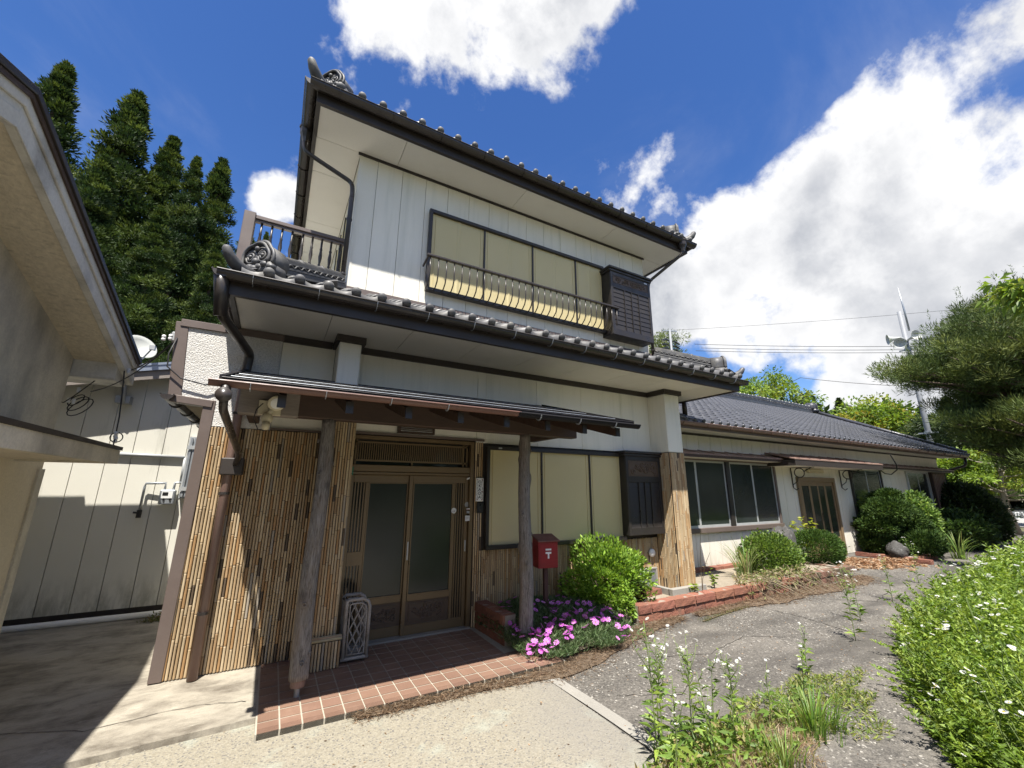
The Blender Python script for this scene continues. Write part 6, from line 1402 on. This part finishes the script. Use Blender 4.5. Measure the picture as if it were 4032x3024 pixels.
for k in range(260):
    x = 3.6+9*rs.random()**1.5; y = float(edge_y(x))-rs.random()*1.6; h = float(hed(x, y)); st.tube([(x+rs.gauss(0, .08), y+rs.gauss(0, .08), -.05), (x, y, h*.6), (x+rs.gauss(0, .05), y+rs.gauss(0, .05)+.04, h+rs.uniform(0, .12))], [.004, .0035, .002], 4)
obj('stem', st, stemg, HG, kind='stuff')
for k in range(290):
    x = 3.6+8.5*rs.random()**1.4; y = float(edge_y(x))-rs.random()**1.2*1.7; g = rs.randint(1, 3)
    if k > 120 and rs.random() < .6: x, y = lastp[0]+rs.gauss(0, .05), lastp[1]+rs.gauss(0, .05)
    lastp = (x, y); z = float(hed(x, y))+.03+rs.uniform(0, .06); place_flower(rs.choice(daisy), x, y, z, .1, HG, rs.uniform(1.1, 1.7)*min(1.5, max(1, x/6)))

# ================================================================== trees
def cedar_parts(h, r, seed, cols, per=190, nclump=430, size=.15):
    rs = np.random.default_rng(seed); t = .10+.90*(1-rs.random(nclump)**.92); z = h*(.04+.96*t); a = rs.uniform(0, 6.28, nclump)
    rad = 1.55*r*np.clip(1-t, .004, 1)**1.02*(.75+.35*np.sin(a*2+z*.8)*.5+.15*rs.normal(size=nclump)); q = np.sqrt(rs.uniform(.12, 1.0, nclump))
    c = np.stack([rad*q*np.cos(a), rad*q*np.sin(a), z-.15*rad*q], 1); cr = (.10+.62*np.clip(1-t, 0, 1)**.60)*rs.uniform(.65, 1.25, nclump)*r/2.6
    P, D, s, ct = clumps(c, cr, per, size, cols, up=.9, flat=.62)
    me1 = leaf_me('foliage', P, D, s, .34, ct, needle)
    tr = MB().tube([(0, 0, -.2), (0, 0, h*.5), (0, 0, h*.97)], [r*.13, r*.08, .02], 8)
    for k in range(0, nclump, 5): tr.tube([(0, 0, c[k][2]-.5*cr[k]), tuple(c[k])], [.05, .015], 4)
    return me1, tr.mesh('trunk')
CV = []
for k in range(3):
    a, b = cedar_parts(20, 2.9, 100+k, GREEN['cedar']); b.materials.append(bark); CV.append((a, b))
def cedar(x, y, h, k, label, group, rz, sw=1.0, gz=-.1):
    t = thing('cedar_tree', label, 'tree', (x, y, gz), group); s = h/20
    for nm, me in (('crown', CV[k][0]), ('trunk', CV[k][1])):
        o = bpy.data.objects.new(nm, me); COL.objects.link(o); o.parent = t; o.scale = (s*sw*1.16, s*sw*1.16, s); o.rotation_euler = (0, 0, rz)
    return t
g = 'cedars behind the rear wing'
for px, py, Yd_, k, sw, lb in ((270, 262, 24, 0, 1.05, 'tallest and leftmost cedar above the neighbouring roof'), (548, 372, 24.5, 1, 1.15, 'second cedar from the left with a blunt top'), (690, 540, 25, 2, 1.0, 'middle cedar just right of the blunt-topped one'), (780, 628, 23.5, 0, .85, 'slim cedar fourth from the left'), (882, 632, 25, 1, 1.0, 'rightmost tall cedar nearest the balcony'), (985, 880, 24, 2, .8, 'short cedar touching the balcony post'), (420, 620, 21, 1, 1.1, 'cedar in front filling the gap between the two leftmost tops'), (640, 820, 20, 0, 1.1, 'front cedar low in the middle of the group'), (860, 960, 19.5, 2, 1.0, 'front cedar above the sleeve wall'), (120, 560, 22, 2, 1.1, 'cedar half hidden by the neighbouring gable')):
    p = aty(px, py, Yd_); cedar(p.x, p.y, p.z+.1, k, lb, g, px*.1, sw)
p = aty(1052, 915, 34); cedar(p.x, p.y, p.z, 0, 'small distant conifer seen through the balcony balusters', 'far conifers', 1.0, .55)
for px, py, Xd, k, sw, lb in ((3300, 1565, 60, 1, 1.5, 'dark conifer top left of the yellow-green tree beyond the wing roof'), (3485, 1560, 56, 2, 1.6, 'dark conifer top left of the loudspeaker pole'), (3620, 1600, 58, 0, 1.8, 'dark conifer behind the loudspeaker pole'), (3720, 1560, 62, 1, 1.9, 'dark conifer right of the loudspeaker pole'), (3840, 1580, 55, 2, 2.0, 'dark conifer in the wood behind the pine'), (3980, 1540, 58, 0, 2.0, 'rightmost dark conifer in the far wood')):
    p = atx(px, py, Xd); cedar(p.x, p.y, p.z, k, lb, 'dark conifers beyond the wing', px*.37, sw)

def broadleaf(name, label, base, crown, nclump, per, size, cols, seed, wr=.5, group=None, limbmat=bark, tr=.16, crad=.55, cat='tree', fill=.2):
    """trunk, limbs to leaf clumps spread through an ellipsoid crown"""
    rs = np.random.default_rng(seed); t = thing(name, label, cat, base, group); b = Vector(base); cc = np.array(crown[0]); cr = np.array(crown[1])
    d = rs.normal(size=(nclump, 3)); d /= np.linalg.norm(d, axis=1, keepdims=True); q = rs.uniform(fill, 1, nclump)**.55; c = cc+d*cr*q[:, None]*(1+.18*np.sin(d[:, :1]*5+seed)+.12*np.sin(d[:, 2:]*7))
    P, D, s, ct = clumps(c, crad*rs.uniform(.6, 1.3, nclump), per, size, cols, up=.25, flat=.65)
    obj('crown', leaf_me('crown', P, D, s, wr, ct, leaf, droop=.2), None, t, kind='stuff')
    m = MB(); fork = Vector((b.x, b.y, b.z+(cc[2]-cr[2]*.4-b.z)*.8)); m.tube([b, b.lerp(fork, .5)+Vector((.05, .03, 0)), fork, Vector(cc)], [tr, tr*.8, tr*.65, tr*.25], 10)
    for k in range(0, nclump, 2):
        e = Vector(c[k]); md = fork.lerp(e, .5)+Vector((0, 0, .12*(e-fork).length)); m.tube([fork.lerp(Vector(cc), rs.uniform(0, .6)), md, e], [tr*.28, tr*.15, tr*.04], 5)
    obj('trunk', m, limbmat, t, smooth=True); return t
def tree_at(px0, px1, pyt, pyb, Xd, label, cols, seed, nc=120, per=90, size=.22, name='broadleaf_tree', crad=.9, **k):
    c = atx((px0+px1)/2, (pyt+pyb)/2, Xd); a = atx(px0, (pyt+pyb)/2, Xd); b = atx(px1, (pyt+pyb)/2, Xd); tz = atx((px0+px1)/2, pyt, Xd).z; bz = atx((px0+px1)/2, pyb, Xd).z
    ry = abs(a.y-b.y)/2; ry = max(ry, .8); rz_ = (tz-bz)/2
    return broadleaf(name, label, (c.x, c.y, -.1), ((c.x, c.y, c.z), (max(ry, rz_*.7), ry*1.0, rz_)), nc, per, size, cols, seed, crad=crad, **k)
BR = GREEN['bright']
p = aty(3010, 1560, 17); broadleaf('broadleaf_tree', 'bright yellow-green tree rising behind the wing roof ridge at left', (p.x, p.y, -.1), ((p.x, p.y, p.z-1.2), (3.0, 2.4, 3.0)), 130, 90, .22, BR, 201, crad=.7, group='bright trees behind the wing')
tree_at(3300, 3570, 1575, 1800, 42, 'yellow-green tree behind the wing roof left of the loudspeaker pole', BR+[(.34, .30, .05)], 202, 140, 90, .30, crad=1.0, group='bright trees behind the wing')
tree_at(3540, 3720, 1700, 1850, 40, 'small bright tree at the foot of the loudspeaker pole', BR, 203, 70, 80, .28, crad=.8, group='bright trees behind the wing')
tree_at(3660, 3880, 1780, 1960, 26, 'bright green tree just past the end of the wing roof', BR, 204, 90, 90, .17, crad=.55, group='bright trees behind the wing')
tree_at(3660, 3830, 1900, 2010, 27, 'low light green tree below the wing eave end', BR, 205, 50, 80, .16, crad=.5, group='bright trees behind the wing')
for k, (a0, a1, b0, b1, Xd, lb) in enumerate(((3740, 3930, 1590, 1900, 30, 'dark pine standing behind the large pine, left of the maple'), (3900, 4130, 1560, 1880, 32, 'dark pine behind the large pine at the right edge'), (3600, 3760, 1640, 1830, 34, 'dark pine low beside the loudspeaker pole'))): tree_at(a0, a1, b0, b1, Xd, lb, [(.030, .050, .015), (.045, .070, .020), (.020, .036, .011)], 230+k, 110, 120, .24, name='pine_tree', crad=.8, wr=.2, group='dark pines behind the large pine')
# small open maple with pale limbs
b = atx(3998, 2040, 25.5); tm_ = atx(3960, 1840, 25.5); t = thing('maple_tree', 'small open maple with pale bare limbs near the guard rail', 'tree', (b.x, b.y, -.1))
m = MB(); cs = []; rs = random.Random(5); top = Vector((b.x, b.y-.1, 3.2)); m.tube([(b.x, b.y, -.1), (b.x, b.y+.15, 1.0), (b.x, b.y+.1, 2.0), top], [.10, .085, .07, .03], 8)
for k in range(22):
    a = rs.uniform(0, 6.28); s = rs.uniform(.25, .95); p0 = Vector((b.x, b.y+.1, .6+2.2*s)); L_ = rs.uniform(1.0, 2.1)*(1.2-.6*s); e = p0+Vector((math.cos(a)*L_, math.sin(a)*L_, L_*rs.uniform(.1, .55))); m.tube([p0, p0.lerp(e, .5)+Vector((0, 0, -.08)), e], [.035, .022, .008], 5); cs += [tuple(e), tuple(p0.lerp(e, .75)+Vector((0, 0, .1)))]
cs = np.array(cs+[(b.x, b.y, 3.2), (b.x+.4, b.y-.3, 3.5), (b.x-.2, b.y+.4, 3.1)]); P, D, s, ct = clumps(cs, .42, 95, .13, BR, up=.1, flat=.4); obj('crown', leaf_me('crown', P, D, s, .55, ct, leaf, droop=.15), None, t, kind='stuff'); obj('trunk', m, barkpale, t, smooth=True)

# big pine at right
PT = thing('pine_tree', 'large spreading pine with upright shoots at the right edge', 'tree', (19.5, 1.6, -.1)); rs = np.random.default_rng(33); cs = []; lim = MB(); base = Vector((19.5, 1.6, -.1))
lim.tube([base, (19.4, 1.8, 3), (19.2, 2.0, 5.5), (19.0, 2.1, 7.6)], [.28, .22, .13, .03], 10)
for k in range(120):
    px = rs.uniform(3540, 4150); lo = np.interp(px, [3540, 3600, 3660, 3720, 3800, 4032], [1440, 1425, 1370, 1280, 1180, 1090]); hi = np.interp(px, [3540, 3620, 3690, 3740, 3800, 4032], [1490, 1520, 1560, 1680, 1800, 1860]); py = rs.uniform(lo+35, hi)
    Xd = rs.uniform(16.2, 21.0); e = atx(px, py, Xd); z0 = max(2.2, e.z-rs.uniform(.1, 1.0)); s0 = Vector((19.3, 1.9, min(7.2, z0))); md = s0.lerp(e, .55)+Vector((0, 0, -.1)); lim.tube([s0, md, e], [.08, .05, .015], 5)
    for q in range(9):
        f = rs.uniform(.45, 1.08); cs.append(np.array(s0.lerp(e, f))+rs.normal(0, .28, 3)*np.array([1, 1, .45])+np.array([0, 0, .12]))
cs = np.array(cs); P, D, s, ct = clumps(cs, .34, 190, .14, [tuple(.85*q for q in c_) for c_ in GREEN['pine']], up=.9, flat=.6); obj('crown', leaf_me('crown', P, D, s, .13, ct, needle), None, PT, kind='stuff')
# candles: upright new shoots
k2 = rs.choice(len(cs), 230, replace=False); P = np.repeat(cs[k2]+np.array([0, 0, .30]), 26, 0); tt = rs.uniform(0, .42, len(P)); P = P+np.stack([rs.normal(0, .012, len(P)), rs.normal(0, .012, len(P)), tt], 1); D = unit(len(P))*.6+np.array([0, 0, .8])
obj('shoot', leaf_me('shoot', P, D, rs.uniform(.06, .12, len(P)), .14, tones(len(P), [(.09, .13, .05), (.12, .16, .06)]), needle), None, PT, kind='stuff'); obj('trunk', lim, bark, PT, smooth=True)
# overhanging leafy branch above the pine
p = atx(3920, 1130, 13); q2 = atx(4120, 1160, 13); bt = thing('cherry_branch', 'leafy broadleaf branch reaching in at upper right over the pine', 'branch', tuple(q2)); m = MB().tube([(13.5, q2.y-1.6, q2.z-.4), tuple(q2), tuple(p)], [.016, .014, .006], 6); cs = np.array([tuple(Vector(q2).lerp(p, f)+Vector((random.uniform(-.2, .2), random.uniform(-.15, .15), random.uniform(-.35, .15)))) for f in np.linspace(-.6, 1.0, 30)])
P, D, s, ct = clumps(cs, .22, 26, .17, BR, up=-.3, flat=.6); obj('leaves', leaf_me('leaves', P, D, s, .42, ct, leaf, droop=.4), None, bt, kind='stuff'); obj('limb', m, bark, bt)
# pine behind the utility pole
p = aty(2600, 1340, 26); broadleaf('pine_tree', 'pine showing behind the corner of the shutter box', (p.x, p.y, -.1), ((p.x, p.y, p.z-1.5), (2.2, 2.0, 2.6)), 70, 90, .3, GREEN['pine'], 301, wr=.2, crad=.75)
# far wood
n = 26000; d = rng.uniform(0, 1, n); ang = np.radians(rng.uniform(62, 92, n)); R_ = rng.uniform(62, 85, n); hz = 9.5+3.0*np.sin(ang*23)+1.8*np.sin(ang*57)
P = np.stack([R_*np.sin(ang), R_*np.cos(ang), rng.random(n)**.8*hz], 1); o = obj('far_wood', leaf_me('far_wood', P, unit(n)+np.array([0, 0, .4]), rng.uniform(.6, 1.4, n), .55, tones(n, GREEN['dark']+[(.05, .08, .02)], .3), leaf), None); tag(o, 'dark wooded slope far beyond the road', 'wood', kind='stuff')
n = 22000; ang = np.radians(rng.uniform(85, 300, n)); R_ = rng.uniform(26, 36, n)+np.clip(110-np.degrees(ang), 0, 25)*.4; hz = 7.5+2.2*np.sin(ang*17)+1.3*np.sin(ang*41)
P = np.stack([R_*np.sin(ang), R_*np.cos(ang), rng.random(n)**.8*hz], 1); o = obj('roadside_wood', leaf_me('roadside_wood', P, unit(n)+np.array([0, 0, .4]), rng.uniform(.5, 1.2, n), .6, tones(n, GREEN['conifer']+[(.08, .12, .03)], .3), leaf), None); tag(o, 'green wood across the drive, mirrored in the door glass', 'wood', kind='stuff')
sprig('gutter_weed', 'dry reddish weed sprouting from the upper left rain head', (-.20, 5.03, 6.05), .22, [(.30, .12, .06)], 4, .03, .4, seed=9, branch=6, stemmat=deadst, r=.0025)
low_growth('passage_weeds', 'small dark weed patch against the pipe in the passage', (-1.0, 7.1), (.25, .12), 900, [(.10, .12, .03), (.07, .09, .025), (.2, .16, .08)], .04, .16)

# ================================================================== road side: guard rail, poles, wires
GR = thing('guard_rail', 'white steel guard rail beside the road at far right', 'guard rail', (28, 6, 0)); whites = M('rail_white', (.62, .64, .64), .4, n2=None)
pr_ = [(0, -.15), (.04, -.12), (.0, -.06), (.0, .06), (.04, .12), (0, .15)]
a, b = Vector((25.2, 6.0, .66)), Vector((33.0, 2.0, .66)); dd = (b-a).normalized(); sd = Vector((dd.y, -dd.x, 0)); mb = MB()
vs = [p+sd*(-q) + Vector((0, 0, z)) for p in (a, b) for q, z in pr_]; mb.add(vs, [(i, i+1, 7+i, 6+i) for i in range(5)]); obj('rail_beam', mb, whites, GR)
for k in range(5): p = a.lerp(b, (k+.3)/5); obj('rail_post', MB().tube([(p.x+.1, p.y+.05, -.05), (p.x+.1, p.y+.05, .8)], .06, 10), woodgrey, GR)
struct('road', sheet([(25.5, 9), (36, 3), (60, 3), (60, 14), (30, 14)], -.040), M('road_grey', (.30, .29, .27), .9))
PO = atx(3640, 1640, 27); LP = thing('loudspeaker_pole', 'grey steel pole carrying three public-address horn speakers', 'pole', (27, PO.y, 0))
pt_ = atx(3525, 1232, 27); zt_ = pt_.z
obj('mast', MB().tube([(27, PO.y, -.1), (27, PO.y, zt_)], [.12, .10], 14), polemat, LP, smooth=True); obj('antenna', MB().tube([(27, PO.y-.2, zt_-1.1), (27, PO.y-.2, zt_+.2), (27, PO.y-.17, zt_+1.3)], [.045, .04, .012], 8), galv, LP, smooth=True)
for (px, py), dr_ in (((3512, 1335), (-.5, .85, -.05)), ((3545, 1352), (-.85, -.2, -.15)), ((3598, 1325), (-.55, -.8, .1))):
    hp_ = atx(px, py, 26.7); Mh = Vector(dr_).to_track_quat('Z', 'Y').to_matrix(); hn = obj('horn_speaker', MB().lathe([(.6*q_, .6*w_) for q_, w_ in ((.06, -.6), (.10, -.35), (.14, -.15), (.24, .1), (.42, .28), (.44, .29), (.40, .27), (.2, .05), (.02, .0))], hp_, 18, Mh), hornm, LP, smooth=True)
    obj('horn_arm', MB().tube([hp_-Mh @ Vector((0, 0, .3)), (27, PO.y, hp_.z-.1)], .05, 6), galv, hn)
for z in (zt_-2.1, zt_-6.3): obj('pole_band', MB().tube([(27, PO.y, z), (27, PO.y, z+.12)], .15, 12).beam((27, PO.y-.35, z+.05), (27, PO.y+.35, z+.05), .05, .06), galv, LP)
ux = aty(2648, 1420, 20); UP = thing('utility_pole', 'distant utility pole with crossarm and insulators above the skirt roof', 'pole', (ux.x, 20, 0)); tz_ = aty(2645, 1303, 20).z
obj('pole_shaft', MB().tube([(ux.x, 20, -.1), (ux.x, 20, tz_)], [.11, .085], 12), polemat, UP, smooth=True); obj('crossarm', MB().beam((ux.x-.55, 20.2, tz_-.05), (ux.x+.55, 19.8, tz_-.05), .08, .08), galv, UP)
for dz in (.55, .9, 1.2):
    for sx in (-1, 1):
        obj('line_insulator', MB().tube([(ux.x+sx*.12, 20, tz_-dz-.35), (ux.x+sx*.5, 20, tz_-dz-.30), (ux.x+sx*1.0, 20, tz_-dz-.42)], [.03, .075, .05], 7), black, UP)
for k, (pa, pb, lb) in enumerate((((2655, 1300), (3800, 1215), 'thin uppermost overhead wire crossing the clouds'), ((2735, 1355), (3700, 1362), 'top of the three parallel power lines'), ((2760, 1370), (3700, 1375), 'middle of the three parallel power lines'), ((2740, 1381), (3700, 1386), 'bottom of the three parallel power lines'))):
    a = aty(*pa, 20); b = atx(*pb, 42); tag(obj('overhead_wire', MB().tube(sag(a, b, .12), .020 if k else .012, 5), wirem), lb, 'wire', 'overhead wires beyond the wing')
for pa, pm, pb, lb in (((2900, 1600), (3152, 1487), (3600, 1522), 'service wire rising to a knot between the bright trees'),):
    a, c_, b = atx(*pa, 36), atx(*pm, 38), atx(*pb, 40); tag(obj('overhead_wire', MB().tube(sag(a, c_, .05)+sag(c_, b, .10)[1:], .022, 5), wirem), lb, 'wire', 'overhead wires beyond the wing')
